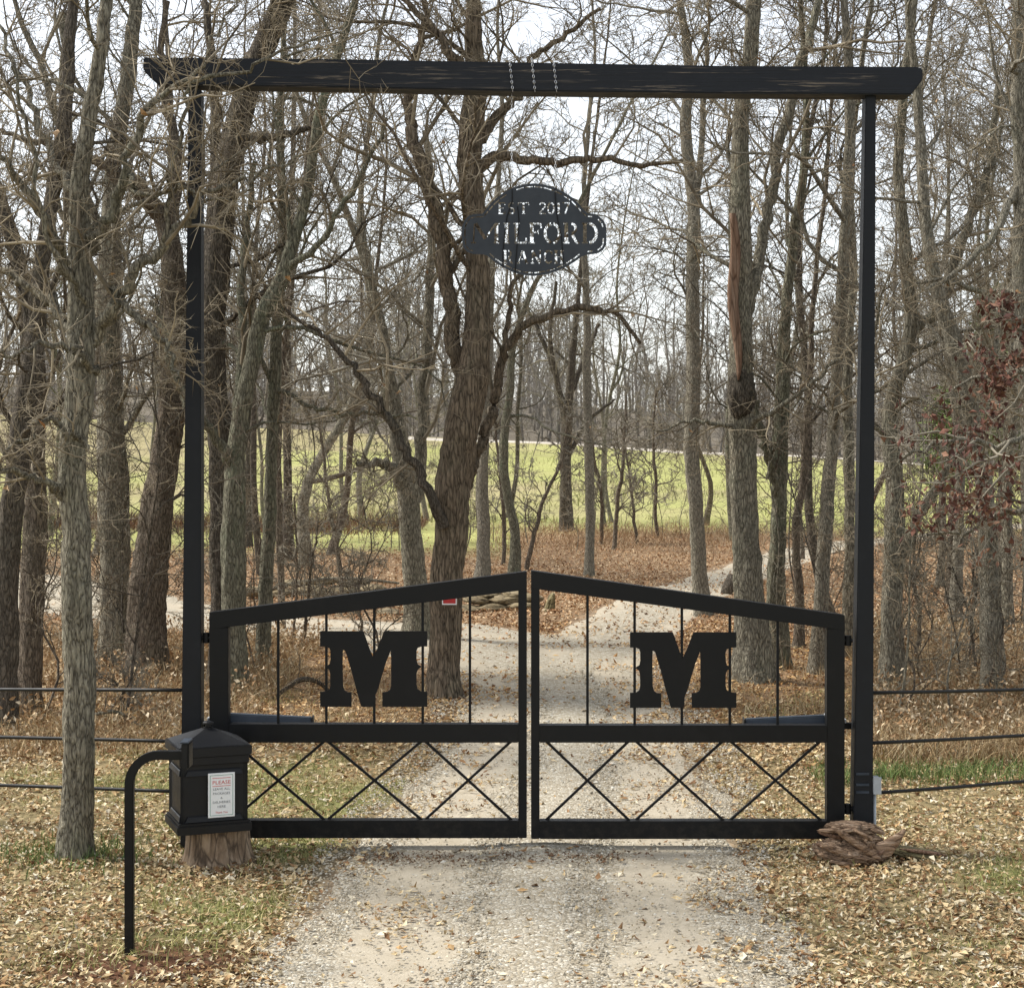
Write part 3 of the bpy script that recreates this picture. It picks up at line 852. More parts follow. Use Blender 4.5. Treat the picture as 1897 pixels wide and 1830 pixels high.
top_ring = V[-ns:].copy(); ctr = np.array([[0, 0, .2515]])
Vt = np.vstack([top_ring + [0, 0, .0002], ctr]); k = np.arange(ns)
link('cut_face', np_mesh('cut_face', Vt, [np.stack([k, (k + 1) % ns, np.full(ns, ns)], -1)]), M['cut_wood'], st)

# ------------------------------------------------------------------ keypad pedestal
kd = G(240, 1770)[1]
kx = (240 - 948.5) * kd / F_PX
kp = empty('keypad_stand', (kx, kd, 0))
tag(kp, 'black gooseneck keypad pedestal standing in the leaves in front of the parcel box', 'keypad stand')
ztop = EYE - (1398 - HOR) * kd / F_PX
xr = (336 - 240) * kd / F_PX
R_ = .16
pts = [(0, 0, -.15), (0, 0, ztop - R_)] + [(R_ - R_ * math.cos(a), 0.0, ztop - R_ + R_ * math.sin(a)) for a in [math.pi / 2 * i / 8 for i in range(1, 9)]] + [(xr + .01, .0, ztop)]
b = BM(); b.tube(pts, .026 * 1.3, 4); b.build('pole', M['black_paint'], kp, .004, 2)
zk0 = EYE - (1422 - HOR) * kd / F_PX; zk1 = EYE - (1374 - HOR) * kd / F_PX
kb = BM().box(xr + .0105, xr + .047, -.06, .05, zk0, zk1).build('keypad', M['black_plastic'], kp, .005, 2)
BM().box(xr + .004, xr + .052, -.066, .054, zk1 + .001, zk1 + .012).build('hood', M['opener'], kb, .003)
BM().box(xr + .049, xr + .053, -.056, .046, zk0 + .01, zk1 - .004).build('face_plate', M['black_plastic'], kb)

# ------------------------------------------------------------------ twisted root and slab by right gatepost
def lump(name, mat, parent, loc, size, rot=(0, 0, 0), sub=4, amp=.25, fr=3.0, stretch=(1, 1, 1), seed=0, ridge=.5):
    bm = bmesh.new(); bmesh.ops.create_icosphere(bm, subdivisions=sub, radius=1)
    for v in bm.verts:
        p = v.co.copy()
        q = Vector((p.x * stretch[0], p.y * stretch[1], p.z * stretch[2])) * fr + Vector((seed * 7.3, seed * 3.1, seed))
        n1 = mnoise.noise(q); n2 = 1 - abs(mnoise.noise(q * 1.9)) * 2
        v.co = p * (1 + amp * (n1 * (1 - ridge) + n2 * ridge * .6) + amp * .5 * mnoise.noise(q * 4.3) + amp * .25 * mnoise.noise(q * 9.1))
    mtx = Matrix.Translation(loc) @ Matrix.Rotation(rot[2], 4, 'Z') @ Matrix.Rotation(rot[1], 4, 'Y') @ Matrix.Rotation(rot[0], 4, 'X') @ Matrix.Diagonal((*size, 1))
    bmesh.ops.transform(bm, matrix=mtx, verts=bm.verts)
    me = bpy.data.meshes.new(name); bm.to_mesh(me); bm.free()
    for p in me.polygons: p.use_smooth = True
    return link(name, me, mat, parent)
rd = 11.62
rx = (1580 - 948.5) * rd / F_PX
rt = empty('uprooted_stump', (rx, rd, 0))
tag(rt, 'weathered reddish root ball of a stump lying against the foot of the right gatepost', 'stump')
S = rd / F_PX
lump('root_mass', M['root_wood'], rt, (-.01, .06, .06), (.215, .16, .075), (0, .12, 0), 5, .34, 2.8, (.8, 1, 2.6), 1, .8)
lump('broken_top', M['root_wood'], rt, (.02, .10, .215), (.165, .10, .040), (0, .06, .1), 5, .34, 3.0, (.6, 1, 3), 2, .8)
lump('broken_top', M['root_wood'], rt, (.06, .06, .165), (.13, .09, .035), (0, .10, -.1), 4, .38, 3.2, (.6, 1, 3), 6, .8)
lump('root', M['root_wood'], rt, (.02, -.07, .145), (.185, .030, .024), (0, .60, 0), 4, .34, 2.6, (.5, 2, 2), 3, .6)
lump('root', M['root_wood'], rt, (-.11, -.07, .10), (.12, .045, .026), (0, .38, .25), 4, .40, 2.8, (.5, 2, 2), 4, .6)
lump('root', M['root_wood'], rt, (-.12, -.06, .045), (.12, .05, .022), (0, .30, .2), 4, .40, 2.8, (.5, 2, 2), 7, .6)
lump('root', M['root_wood'], rt, (.10, -.04, .14), (.034, .04, .042), (0, 0, 0), 4, .5, 2.4, (1, 1, 1), 5, .5)
for i, (lx, ly, lz, sx_, ry, rz) in enumerate([(-.16, -.03, .225, .075, .05, .1), (-.15, -.02, .195, .08, .2, -.1), (-.05, -.06, .235, .07, -.1, .1), (.06, -.08, .205, .06, .5, 0), (-.19, -.06, .12, .07, .4, .3), (.0, -.10, .07, .11, .15, .1), (-.08, -.12, .03, .09, .2, .2), (.12, -.06, .06, .08, -.5, 0), (.17, .02, .21, .05, .3, .2)]):
    lump('splinter', M['bare_wood' if i % 3 == 1 else 'root_wood'], rt, (lx, ly, lz), (sx_, .022, .013), (0, ry, rz), 3, .45, 2.4, (.5, 2, 2), 40 + i, .6)
# crescent shaped blade of wood curving up on the right
nb = 16; V = []
for i in range(nb):
    s = i / (nb - 1)
    cx_ = .06 + .285 * s; cz_ = .055 + .03 * s + .145 * s ** 2.2
    hw_ = .062 * (math.sin(math.pi * min(1, .18 + .8 * s)) ** .8) * (1 - .35 * s) + .004
    for k in range(10):
        th = 2 * math.pi * k / 10
        V.append((cx_ - hw_ * .55 * math.sin(th), -.06 + .022 * math.cos(th) + .05 * s, cz_ + hw_ * math.sin(th) + .006 * mnoise.noise(Vector((s * 8, k, 1)))))
V = np.array(V); i = np.arange(nb * 10).reshape(nb, 10); nx_ = np.roll(i, -1, 1)
link('root_blade', np_mesh('root_blade', V, [np.stack([i[:-1], nx_[:-1], nx_[1:], i[1:]], -1).reshape(-1, 4), i[0][::-1][None], i[-1][None]], True), M['root_wood'], rt)
sl = empty('wood_slab', ((1702 - 948.5) * 11.75 / F_PX, 11.78, 0))
tag(sl, 'flat dark slab of rotten wood lying in the leaves right of the uprooted stump', 'wood slab')
lump('slab', M['moss_log'], sl, (0, 0, .03), (.19, .10, .025), (0.12, .14, -.1), 4, .35, 1.6, (1, 1, 3), 8, .5)
lump('splinter', M['bare_wood'], sl, (.02, -.06, .055), (.14, .02, .012), (0, .12, -.05), 3, .4, 2, (1, 1, 1), 9, .5)

# ------------------------------------------------------------------ trees
def grow(r, Pt, R, k, t0, t1, lenf, ang, up, wig, n, rs, rmin, lmin=.05, lmax=9):
    B, m, _ = Pt.shape
    t_ = t0 + (t1 - t0) * ((np.arange(k)[None] + r.random((B, k))) / k)
    fi = t_ * (m - 1); i0 = np.clip(fi.astype(int), 0, m - 2); fr = (fi - i0)[..., None]
    bi = np.arange(B)[:, None]
    pos = Pt[bi, i0] * (1 - fr) + Pt[bi, i0 + 1] * fr
    T = Pt[bi, i0 + 1] - Pt[bi, i0]; T /= np.linalg.norm(T, axis=2, keepdims=True) + 1e-9
    rad = R[bi, i0] * (1 - fr[..., 0]) + R[bi, i0 + 1] * fr[..., 0]
    L = np.linalg.norm(np.diff(Pt, axis=1), axis=2).sum(1)
    q = r.normal(size=(B, k, 3)); q -= (q * T).sum(2, keepdims=True) * T; q /= np.linalg.norm(q, axis=2, keepdims=True) + 1e-9
    a = np.radians(r.normal(ang, 13, (B, k)))[..., None]
    D = np.cos(a) * T + np.sin(a) * q
    D[..., 2] += up; D /= np.linalg.norm(D, axis=2, keepdims=True)
    ln_ = np.clip(L[:, None] * lenf * (1 - .5 * t_) * r.uniform(.55, 1.35, (B, k)), lmin, lmax)
    r0 = np.maximum(np.minimum(rad * rs * r.uniform(.7, 1.1, (B, k)), ln_ * .0125 + .002), rmin)
    D = D.reshape(-1, 3); pos = pos.reshape(-1, 3); ln_ = ln_.reshape(-1); r0 = r0.reshape(-1)
    out = np.empty((B * k, n, 3)); out[:, 0] = pos
    for i in range(1, n):
        D = D + r.normal(0, wig, D.shape); D[:, 2] += up * .22
        D /= np.linalg.norm(D, axis=1, keepdims=True)
        pos = pos + D * (ln_ / (n - 1))[:, None]
        out[:, i] = pos
    s = np.linspace(0, 1, n)[None]
    RR = np.maximum(r0[:, None] * (1 - .8 * s), rmin * .55)
    return out, RR

def crown_mesh(r, stems, cfg, loc):
    """stems: list of (pts(n,3), rad(n), k1, t0, lenf) in world coordinates"""
    Vs, Fs, Ts, Bs, off = [], [], [], [], 0
    rm = cfg.get('rmin', .003)
    def add(Pt, R, sides):
        nonlocal off
        if Pt.shape[1] == 2:
            V, F_ = cones(Pt, R); Ts.append(F_ + off)
        else:
            V, F_ = tubes(Pt, R, sides); (Bs if sides >= 5 else Fs).append(F_ + off)
        Vs.append(V); off += len(V)
    tips = []
    def sub(Pt, R, lev):
        ks = cfg['k']
        if lev >= len(ks): return
        if lev == 0: p, rr = grow(r, Pt, R, ks[0], .18, 1.0, .55, 50, .08, .27, 6, .66, rm * 1.5)
        elif lev == 1: p, rr = grow(r, Pt, R, ks[1], .15, 1.0, .58, 48, .05, .32, 4, .78, rm * 1.2)
        else: p, rr = grow(r, Pt, R, ks[2], .10, 1.0, .60, 44, .04, .24, 2, .85, rm, .06, .45)
        add(p, rr, 4 if lev == 0 else 3)
        if lev == len(ks) - 1: tips.append(p[:, -1])
        sub(p, rr, lev + 1)
    for pts, rad, k1, t0, lenf in stems:
        Pt, R = pts[None], rad[None]
        if k1 > 0:
            p, rr = grow(r, Pt, R, k1, t0, 1.0, lenf, cfg.get('ang', 58), cfg.get('up', .18), .23, 10, .5, rm * 2, .5, cfg.get('lmax', 3.4))
            add(p, rr, 5)
            sub(p, rr, 0)
        else:
            sub(Pt, R, 0)
    V = np.concatenate(Vs) - np.array(loc)
    parts = [np.concatenate(f) for f in (Bs, Fs, Ts) if f]
    me = np_mesh('crown', V, parts, True)
    nb_ = len(parts[0]) if Bs else 0
    mi = np.ones(len(me.polygons), np.int32); mi[:nb_] = 0
    me['bark_faces'] = nb_
    me.materials.append(cfg['bark']); me.materials.append(cfg['twig'])
    me.polygons.foreach_set('material_index', mi)
    return me, np.concatenate(tips)

def leaf_mesh(pos, size, colors, r, tilt=1.0, curl=.35, normal_up=True):
    """curled six-vertex leaves"""
    n = len(pos)
    yaw = r.uniform(0, 2 * math.pi, n); tl = r.normal(0, .35 * tilt, (n, 2))
    ax = np.stack([np.cos(yaw), np.sin(yaw), tl[:, 0]], 1); ax /= np.linalg.norm(ax, axis=1, keepdims=True)
    bx_ = np.stack([-np.sin(yaw), np.cos(yaw), tl[:, 1]], 1)
    bx_ -= (bx_ * ax).sum(1, keepdims=True) * ax; bx_ /= np.linalg.norm(bx_, axis=1, keepdims=True)
    nz = np.cross(ax, bx_)
    L = size[:, None]; Wd = L * r.uniform(.35, .6, (n, 1)); cu = L * r.normal(0, curl, (n, 1)) * .5; c2 = Wd * r.uniform(-.4, .9, (n, 1)) * .5
    v = np.stack([pos - ax * L * .5 + nz * cu, pos + bx_ * Wd * .5 + nz * c2 - ax * L * .05, pos + ax * L * .1 , pos - bx_ * Wd * .5 + nz * c2 + ax * L * .05, pos + ax * L * .5 + nz * cu], 1)
    i = np.arange(n)[:, None] * 5
    Fq = np.concatenate([i + np.array([[0, 3, 2]]), i + np.array([[0, 2, 1]]), i + np.array([[3, 4, 2]]), i + np.array([[1, 2, 4]])])
    return np_mesh('leaves', v.reshape(-1, 3), [Fq], False, colors=np.repeat(colors, 5, axis=0))

def trunk_mesh(pts, rad, sides, flare, loc, seed, rough=.07):
    V, Fq = tubes(pts[None], rad[None], sides)
    n = len(pts)
    V = V.reshape(n, sides, 3)
    ctr = pts[:, None, :]
    rel = V - ctr
    z = (pts[:, 2] - pts[0, 2])[:, None]
    th = np.arange(sides)[None] * 2 * math.pi / sides
    r = np.random.default_rng(seed)
    ph = r.uniform(0, 6.28, 6)
    f = 1 + rough * (np.sin(3 * th + ph[0] + z * .7) * .5 + np.sin(5 * th + ph[1] - z * 1.3) * .4 + np.sin(2.3 * z + ph[2] + 2 * th) * .6 + np.sin(7 * z + ph[3] + 3 * th) * .3)
    f = f + rough * .5 * r.normal(size=(n, sides)) * .5
    R0 = rad.max()
    for fr_, am in ((1.3, 1.0), (3.4, .75), (8.0, .55)):
        f = f + rough * am * (vnoise(R0 * 6 * np.cos(th) * fr_ + 40 + z * .4, R0 * 6 * np.sin(th) * fr_ + 40 + z * (1.4 if fr_ < 3 else 3.0), 1.6, seed + int(fr_)) - .5)
    f = f + flare * np.exp(-z / .22) * (1 + .45 * np.sin(4 * th + ph[4]))
    V = ctr + rel * f[..., None]
    return np_mesh('trunk', V.reshape(-1, 3) - np.array(loc), [Fq], True)

TREES = []
def tree(label, d, trunk, limbs=(), bark='bark_grey', twig='twig_tan', k=(10, 7, 4), k1=17, t0=.24, lenf=.28, seed=1, flare=.35, rmin=None, leaves=12, group=None, lk=9, name='bare_tree', up=.18, ang=58, lmax=3.4, extend=True, rough=.10, base_y=None):
    """trunk: [(px,py,width px)], limbs: lists of (px,py,width px, depth offset)"""
    r = np.random.default_rng(seed)
    rmin = rmin or .0030 * max(1, d / 16)
    pts = []
    x0, y0, w0 = trunk[0]
    zg = float(gz((x0 - 948.5) * d / F_PX, d))
    for px, py, w in trunk:
        q = P(px, py, d); pts.append((q[0], q[1], q[2], w * d / F_PX / 2))
    pts[0] = (pts[0][0], pts[0][1], zg - .12, pts[0][3])
    if extend:
        a, c_ = np.array(pts[-2]), np.array(pts[-1])
        dirv = (c_ - a)[:3]; dirv /= np.linalg.norm(dirv)
        ex = max(2.0, (EYE + HOR * d / F_PX) + 1.6 - c_[2])
        for s, wf in ((.35, .75), (.7, .5), (1.0, .22)):
            q = c_[:3] + dirv * ex * s + r.normal(0, .12, 3) * s
            pts.append((*q, c_[3] * wf))
    C = catmull(pts, max(24, min(130, int(len(pts) * (13 if trunk[0][2] > 36 else 9)))))
    jit = np.cumsum(r.normal(0, .010 * math.sqrt(30 / len(C)), (len(C), 2)), axis=0); jit -= np.linspace(0, 1, len(C))[:, None] * jit[-1]
    C[:, 0] += jit[:, 0]; C[:, 1] += jit[:, 1]
    loc = (C[0, 0], C[0, 1], zg)
    root = empty(name, loc)
    tag(root, label, 'tree', group)
    big = w0 > 36
    link('trunk', trunk_mesh(C[:, :3], np.maximum(C[:, 3], .004), 30 if big else 12, flare, loc, seed, rough), M[bark], root)
    stems = [(C[:, :3], C[:, 3], k1, t0, lenf)]
    for lb in limbs:
        q = []
        for px, py, w, dd in lb:
            p_ = P(px, py, d + dd); q.append((*p_, w * d / F_PX / 2))
        Lc = catmull(q, max(10, len(q) * 5))
        Lc[1:, :3] += r.normal(0, .018, (len(Lc) - 1, 3))
        V, Fq = tubes(Lc[None, :, :3], np.maximum(Lc[None, :, 3], .004), 9)
        me = np_mesh('limb', V - np.array(loc), [Fq], True)
        link('limb', me, M[bark], root)
        stems.append((Lc[:, :3], np.maximum(Lc[:, 3], .004), 0, 0, 0))
    cfg = dict(k=k, rmin=rmin, up=up, ang=ang, lmax=lmax, bark=M[bark], twig=M[twig])
    cfgl = dict(cfg)
    me, tips = crown_mesh(r, stems, cfg, loc)
    cr = link('crown', me, M[twig], root); cr['kind'] = 'stuff'
    if leaves:
        n = min(leaves, len(tips)); sel = tips[r.choice(len(tips), n, replace=False)] - np.array(loc)
        col = np.array([[.42, .25, .12], [.5, .34, .2], [.33, .17, .08]])[r.integers(0, 3, n)]
        lm = link('dead_leaves', leaf_mesh(sel, r.uniform(.05, .10, n), col, r, 2.5), M['leaf'], root); lm['kind'] = 'stuff'
    TREES.append(root)
    return root

# --- nearest tree, left foreground
tree('near grey barked tree in front of the left pipe fence, branches spreading over the beam', 11.76,
     [(134, 1592, 66), (138, 1480, 56), (142, 1300, 55), (143, 1120, 54), (146, 1000, 54), (143, 850, 52), (150, 700, 50), (152, 560, 46), (152, 420, 38), (160, 300, 33), (172, 180, 30), (186, 60, 25), (196, -40, 22)],
     [[(165, 640, 26, 0), (205, 575, 24, -.1), (238, 520, 21, -.15), (300, 462, 17, -.2), (345, 395, 14, -.25), (395, 355, 10, -.3), (480, 322, 7, -.3), (560, 290, 4, -.3)],
      [(160, 470, 24, 0), (205, 400, 21, -.1), (232, 310, 18, -.2), (268, 215, 14, -.25), (330, 160, 10, -.3), (440, 135, 7, -.35), (560, 85, 5, -.4), (640, 62, 3, -.4)],
      [(215, 555, 16, -.1), (280, 610, 12, -.2), (310, 640, 9, -.25), (325, 700, 6, -.3)],
      [(140, 520, 22, 0), (95, 440, 18, -.3), (45, 350, 14, -.4), (5, 300, 11, -.5), (-60, 250, 8, -.6)],
      [(150, 380, 18, 0), (105, 300, 15, .3), (60, 200, 12, .5), (20, 110, 9, .6), (-10, 30, 6, .7)],
      [(128, 925, 18, 0), (95, 900, 14, -.2), (45, 878, 12, -.3), (-5, 862, 10, -.4), (-70, 850, 7, -.4)],
      [(160, 830, 15, 0), (120, 790, 12, -.2), (80, 780, 9, -.3), (40, 815, 7, -.35), (5, 850, 5, -.4)],
      [(180, 690, 16, 0), (140, 648, 12, -.3), (85, 640, 9, -.4), (30, 655, 7, -.5), (-30, 660, 5, -.5)],
      [(140, 610, 20, 0), (85, 555, 18, .2), (40, 525, 15, .3), (-10, 500, 12, .4), (-60, 480, 9, .5)],
      [(235, 312, 11, -.2), (262, 360, 9, -.3), (330, 345, 7, -.4), (372, 372, 6, -.4), (420, 372, 4, -.4), (470, 350, 3, -.5)],
      [(300, 462, 10, -.2), (312, 370, 9, -.3), (322, 290, 8, -.35), (350, 170, 7, -.4), (390, 80, 5, -.4), (440, 0, 4, -.4)],
      [(160, 560, 12, -.1), (100, 470, 10, -.4), (65, 330, 8, -.5), (20, 120, 6, -.5)]],
     'bark_grey', 'twig_tan', (9, 6, 4), 8, .45, .24, 3, .28, .0024, 16, rough=.07)

# --- left group
tree('dark leaning trunk at the left edge behind the pipe fence', 17.0, [(2, 1330, 48), (12, 1200, 44), (18, 1000, 42), (42, 800, 40), (62, 650, 36), (75, 500, 30), (110, 300, 26), (130, 100, 22)], [[(60, 640, 20, 0), (20, 440, 17, .3), (-10, 370, 14, .4)]], 'bark_dark', 'twig_dark', seed=4, k1=12, leaves=4)
tree('brown scaly trunk just left of the near grey tree, behind the fence', 18.2, [(52, 1345, 50), (60, 1200, 44), (68, 1050, 42), (74, 850, 36), (78, 700, 34), (60, 560, 30), (30, 440, 27), (0, 340, 24), (-40, 200, 20)], [], 'bark_brown', seed=5, k1=11, leaves=4)
tree('straight grey trunk right of the near tree, second row behind the fence', 22.0, [(212, 1232, 66), (213, 1100, 56), (210, 950, 54), (205, 800, 50), (200, 650, 44), (205, 480, 38), (212, 330, 32), (235, 150, 27), (250, 0, 22)], [[(205, 640, 26, 0), (140, 420, 24, .5), (120, 200, 20, .8), (118, 20, 15, 1)], [(208, 500, 20, 0), (130, 280, 17, .3), (60, 90, 12, .4), (20, -20, 8, .5)]], 'bark_grey', 'twig_grey', seed=6, k1=13)
tree('thick dark brown trunk leaning towards the left gatepost, with a snapped limb', 21.2, [(272, 1250, 84), (280, 1150, 68), (288, 1020, 62), (300, 900, 58), (322, 760, 50), (332, 620, 46), (322, 480, 42), (300, 390, 38)], [[(300, 400, 36, 0), (255, 345, 32, -.2), (215, 318, 30, -.3), (200, 300, 24, -.3)], [(215, 318, 18, -.3), (120, 275, 14, -.4), (60, 262, 11, -.5), (0, 240, 8, -.5)], [(312, 420, 26, 0), (330, 290, 20, .4), (300, 150, 15, .6), (310, 0, 11, .8)]], 'bark_brown', 'twig_tan', seed=7, k1=6, extend=False)
tree('big dark trunk close behind the left gatepost, bending right at the top', 20.4, [(408, 1300, 54), (408, 1100, 44), (408, 900, 40), (398, 740, 44), (396, 600, 46), (402, 480, 48), (416, 360, 50), (434, 240, 48), (470, 120, 44), (510, 20, 40), (540, -60, 36)], [[(405, 480, 26, 0), (395, 300, 22, .4), (400, 150, 18, .6), (380, 0, 14, .8)], [(430, 260, 22, 0), (520, 250, 16, -.3), (570, 235, 10, -.4)]], 'bark_dark', 'twig_tan', seed=8, k1=12)
tree('lichen covered tree behind the left gate with a low limb crossing behind the post', 19.6, [(432, 1310, 52), (430, 1150, 44), (432, 1000, 42), (436, 880, 38), (446, 760, 34), (462, 660, 30), (486, 580, 27), (520, 510, 24), (560, 380, 21), (590, 220, 17), (650, 20, 13)], [[(434, 880, 22, 0), (415, 830, 20, -.2), (385, 790, 18, -.3), (345, 745, 16, -.4), (322, 690, 14, -.4), (310, 620, 12, -.4), (280, 560, 9, -.4)], [(440, 800, 22, 0), (446, 650, 18, .3), (450, 500, 14, .5), (470, 300, 10, .6)], [(520, 510, 14, 0), (600, 440, 11, -.2), (660, 340, 9, -.3), (720, 220, 7, -.3)]], 'bark_lichen', 'twig_tan', seed=9, k1=10, leaves=16)
tree('slender mossy trunk seen above the left gate between the post and the letter M', 22.0, [(488, 1290, 32), (492, 1150, 27), (498, 1000, 25), (506, 850, 23), (512, 700, 22), (514, 560, 19), (522, 380, 16), (518, 200, 13), (530, 30, 10)], [[(512, 720, 9, 0), (600, 760, 8, -.3), (690, 765, 7, -.5), (760, 770, 5, -.5)]], 'bark_lichen', 'twig_grey', seed=10, k1=11, k=(8, 6, 4))
tree('thin brown trunk right beside the slender mossy trunk', 27.0, [(523, 1150, 14), (521, 950, 12), (522, 800, 11), (535, 600, 9), (560, 400, 7), (575, 250, 6)], [], 'bark_brown', 'twig_grey', seed=11, k1=9, k=(8, 6, 4), leaves=4)
tree('forked grey tree with a dead stub limb, left of the big central oak', 25.2, [(772, 1188, 50), (768, 1080, 44), (760, 980, 40), (752, 900, 38), (740, 820, 32), (730, 740, 24), (715, 640, 18), (690, 520, 14), (670, 380, 11), (690, 200, 9)], [[(745, 900, 22, 0), (720, 862, 18, -.3), (690, 856, 14, -.5), (660, 862, 11, -.6)], [(764, 960, 26, 0), (780, 850, 24, .2), (786, 720, 22, .3), (795, 560, 18, .3), (800, 420, 15, .3), (790, 240, 11, .3)]], 'bark_grey', 'twig_grey', seed=12, k1=13, leaves=26)
# --- central oak
tree('big central oak with several thick limbs behind the gate, a red sign on its trunk', 19.3,
     [(826, 1296, 62), (824, 1200, 57), (825, 1080, 56), (828, 990, 60), (832, 920, 66), (846, 820, 66), (866, 720, 60), (882, 630, 48), (886, 520, 42), (878, 420, 44), (868, 300, 44), (874, 180, 40), (872, 80, 32), (880, -40, 26)],
     [[(822, 975, 24, -.15), (800, 920, 19, -.25), (762, 850, 17, -.3), (725, 785, 16, -.3), (690, 728, 14, -.3), (640, 665, 11, -.3), (580, 608, 8, -.3), (520, 570, 5, -.3)],
      [(858, 690, 34, .1), (842, 650, 32, .1), (838, 580, 29, .1), (825, 500, 28, .1), (806, 400, 29, .1), (782, 300, 26, .1), (760, 230, 22, .2), (770, 120, 15, .3), (790, 0, 11, .3)],
      [(850, 930, 26, .1), (880, 850, 22, .2), (908, 780, 21, .25), (922, 720, 19, .3), (935, 650, 17, .3), (975, 600, 16, .2), (1040, 578, 14, .1), (1100, 572, 12, 0), (1150, 590, 9, 0), (1190, 640, 6, 0)],
      [(885, 310, 24, .1), (930, 288, 20, 0), (970, 298, 17, -.1), (1040, 300, 15, -.1), (1110, 295, 12, -.1), (1190, 305, 9, -.1), (1270, 300, 6, -.1)],
      [(880, 260, 22, .1), (925, 210, 19, .2), (965, 175, 16, .2), (985, 110, 13, .2), (1040, 70, 10, .2), (1110, 20, 7, .2)],
      [(872, 160, 22, -.1), (830, 90, 17, -.2), (790, 40, 13, -.2), (740, -10, 9, -.2)],
      [(935, 650, 12, .3), (950, 540, 9, .4), (990, 470, 7, .5), (1080, 420, 5, .5)]],
     'bark_warm', 'twig_tan', (10, 8, 4), 20, .42, .28, 13, .30, .0029, 22)
[c for c in TREES[-1].children if c.name.split('.')[0] == 'limb'][0].data.materials[0] = M['bark_dark']
# --- centre, towards the field
tree('straight grey trunk just right of the central oak, roots in brown leaves', 36.5, [(895, 1072, 30), (895, 980, 24), (893, 850, 22), (898, 700, 19), (905, 560, 15), (915, 420, 11)], [], 'bark_pale', 'twig_grey', seed=14, k1=12, k=(8, 6, 4), leaves=4, lenf=.24)
tree('crooked slim trunk behind the top of the gate, curving left then right', 37.0, [(951, 1066, 22), (952, 980, 19), (938, 900, 17), (934, 820, 16), (946, 720, 15), (952, 640, 13), (985, 540, 10), (1045, 430, 8)], [], 'bark_lichen', 'twig_grey', seed=15, k1=11, k=(8, 6, 4), leaves=4, lenf=.24)
tree('dark trunk with a fan of ascending limbs at the edge of the green field', 56.0, [(1050, 992, 26), (1048, 900, 22), (1050, 820, 22), (1052, 760, 18), (1060, 660, 13), (1070, 560, 9)], [[(1050, 800, 12, 0), (1030, 700, 10, .5), (1000, 620, 8, .8), (970, 560, 5, 1)], [(1054, 740, 11, 0), (1085, 660, 8, .5), (1110, 600, 6, .8)], [(1051, 780, 12, 0), (1020, 640, 9, -.5), (1030, 520, 6, -.6)], [(1050, 850, 9, 0), (1090, 780, 7, 0), (1140, 740, 4, 0)]], 'bark_dark', 'twig_far', seed=16, k1=12, k=(7, 5, 3), leaves=0, lenf=.3)
tree('straight pale pole of a tree standing between the sign and the field', 38.0, [(1090, 1066, 20), (1092, 950, 17), (1090, 800, 17), (1088, 650, 15), (1085, 520, 13), (1080, 400, 10), (1090, 250, 8)], [], 'bark_pale', 'twig_grey', seed=17, k1=13, k=(8, 6, 4), leaves=4, lenf=.26, t0=.4)
tree('tall thin grey trunk left of the scarred tree, leaning slightly left', 28.0, [(1303, 1152, 34), (1294, 1080, 30), (1285, 950, 29), (1280, 820, 28), (1284, 680, 27), (1283, 520, 25), (1286, 400, 24), (1274, 250, 20), (1276, 120, 17), (1262, 0, 14)], [[(1283, 420, 15, 0), (1300, 280, 12, .3), (1310, 60, 9, .5)]], 'bark_pale', 'twig_grey', seed=18, k1=15, t0=.38)
sc_tree = tree('large straight trunk with a long strip of bark torn off, behind the right gate', 20.8, [(1396, 1275, 82), (1392, 1150, 60), (1382, 1000, 52), (1378, 880, 47), (1374, 760, 47), (1372, 640, 44), (1376, 500, 38), (1372, 360, 34), (1374, 220, 31), (1390, 80, 28), (1400, -40, 25)],
     [[(1374, 640, 20, 0), (1394, 540, 23, .05), (1416, 430, 21, .3), (1445, 270, 20, .5), (1480, 130, 18, .6), (1515, 10, 15, .7), (1545, -80, 12, .8)], [(1380, 790, 14, -.1), (1420, 770, 10, -.3), (1480, 730, 8, -.5), (1560, 660, 6, -.6), (1640, 610, 4, -.7)], [(1378, 790, 10, 0), (1330, 785, 8, -.2), (1270, 780, 6, -.3), (1220, 800, 4, -.3)]], 'bark_grey', 'twig_tan', seed=19, k1=12, leaves=14, t0=.45)
# torn strip: bare reddish wood set into the trunk, a part of that tree
nb = 20; V = []
for i in range(nb):
    s = i / (nb - 1); py = 395 + s * 310
    w = 9 * math.sin(math.pi * min(1, .1 + s * .9)) ** .6 + 1.5
    cx_ = 1357 + 9 * s + 4 * math.sin(s * 9)
    for k in range(8):
        th = 2 * math.pi * k / 8
        q = P(cx_ + w * math.cos(th), py, 20.8 - .245 + .04 * s + .05 * math.sin(th))
        V.append(np.array(q) - np.array(sc_tree.location))
V = np.array(V); i = np.arange(nb * 8).reshape(nb, 8); nx_ = np.roll(i, -1, 1)
link('torn_strip', np_mesh('torn_strip', V, [np.stack([i[:-1], nx_[:-1], nx_[1:], i[1:]], -1).reshape(-1, 4), i[0][::-1][None], i[-1][None]], True), M['bare_wood'], sc_tree)
lump('burl', M['bark_dark'], sc_tree, Vector(P(1374, 730, 20.72)) - sc_tree.location, (.165, .13, .30), sub=4, amp=.28, fr=2, seed=12)
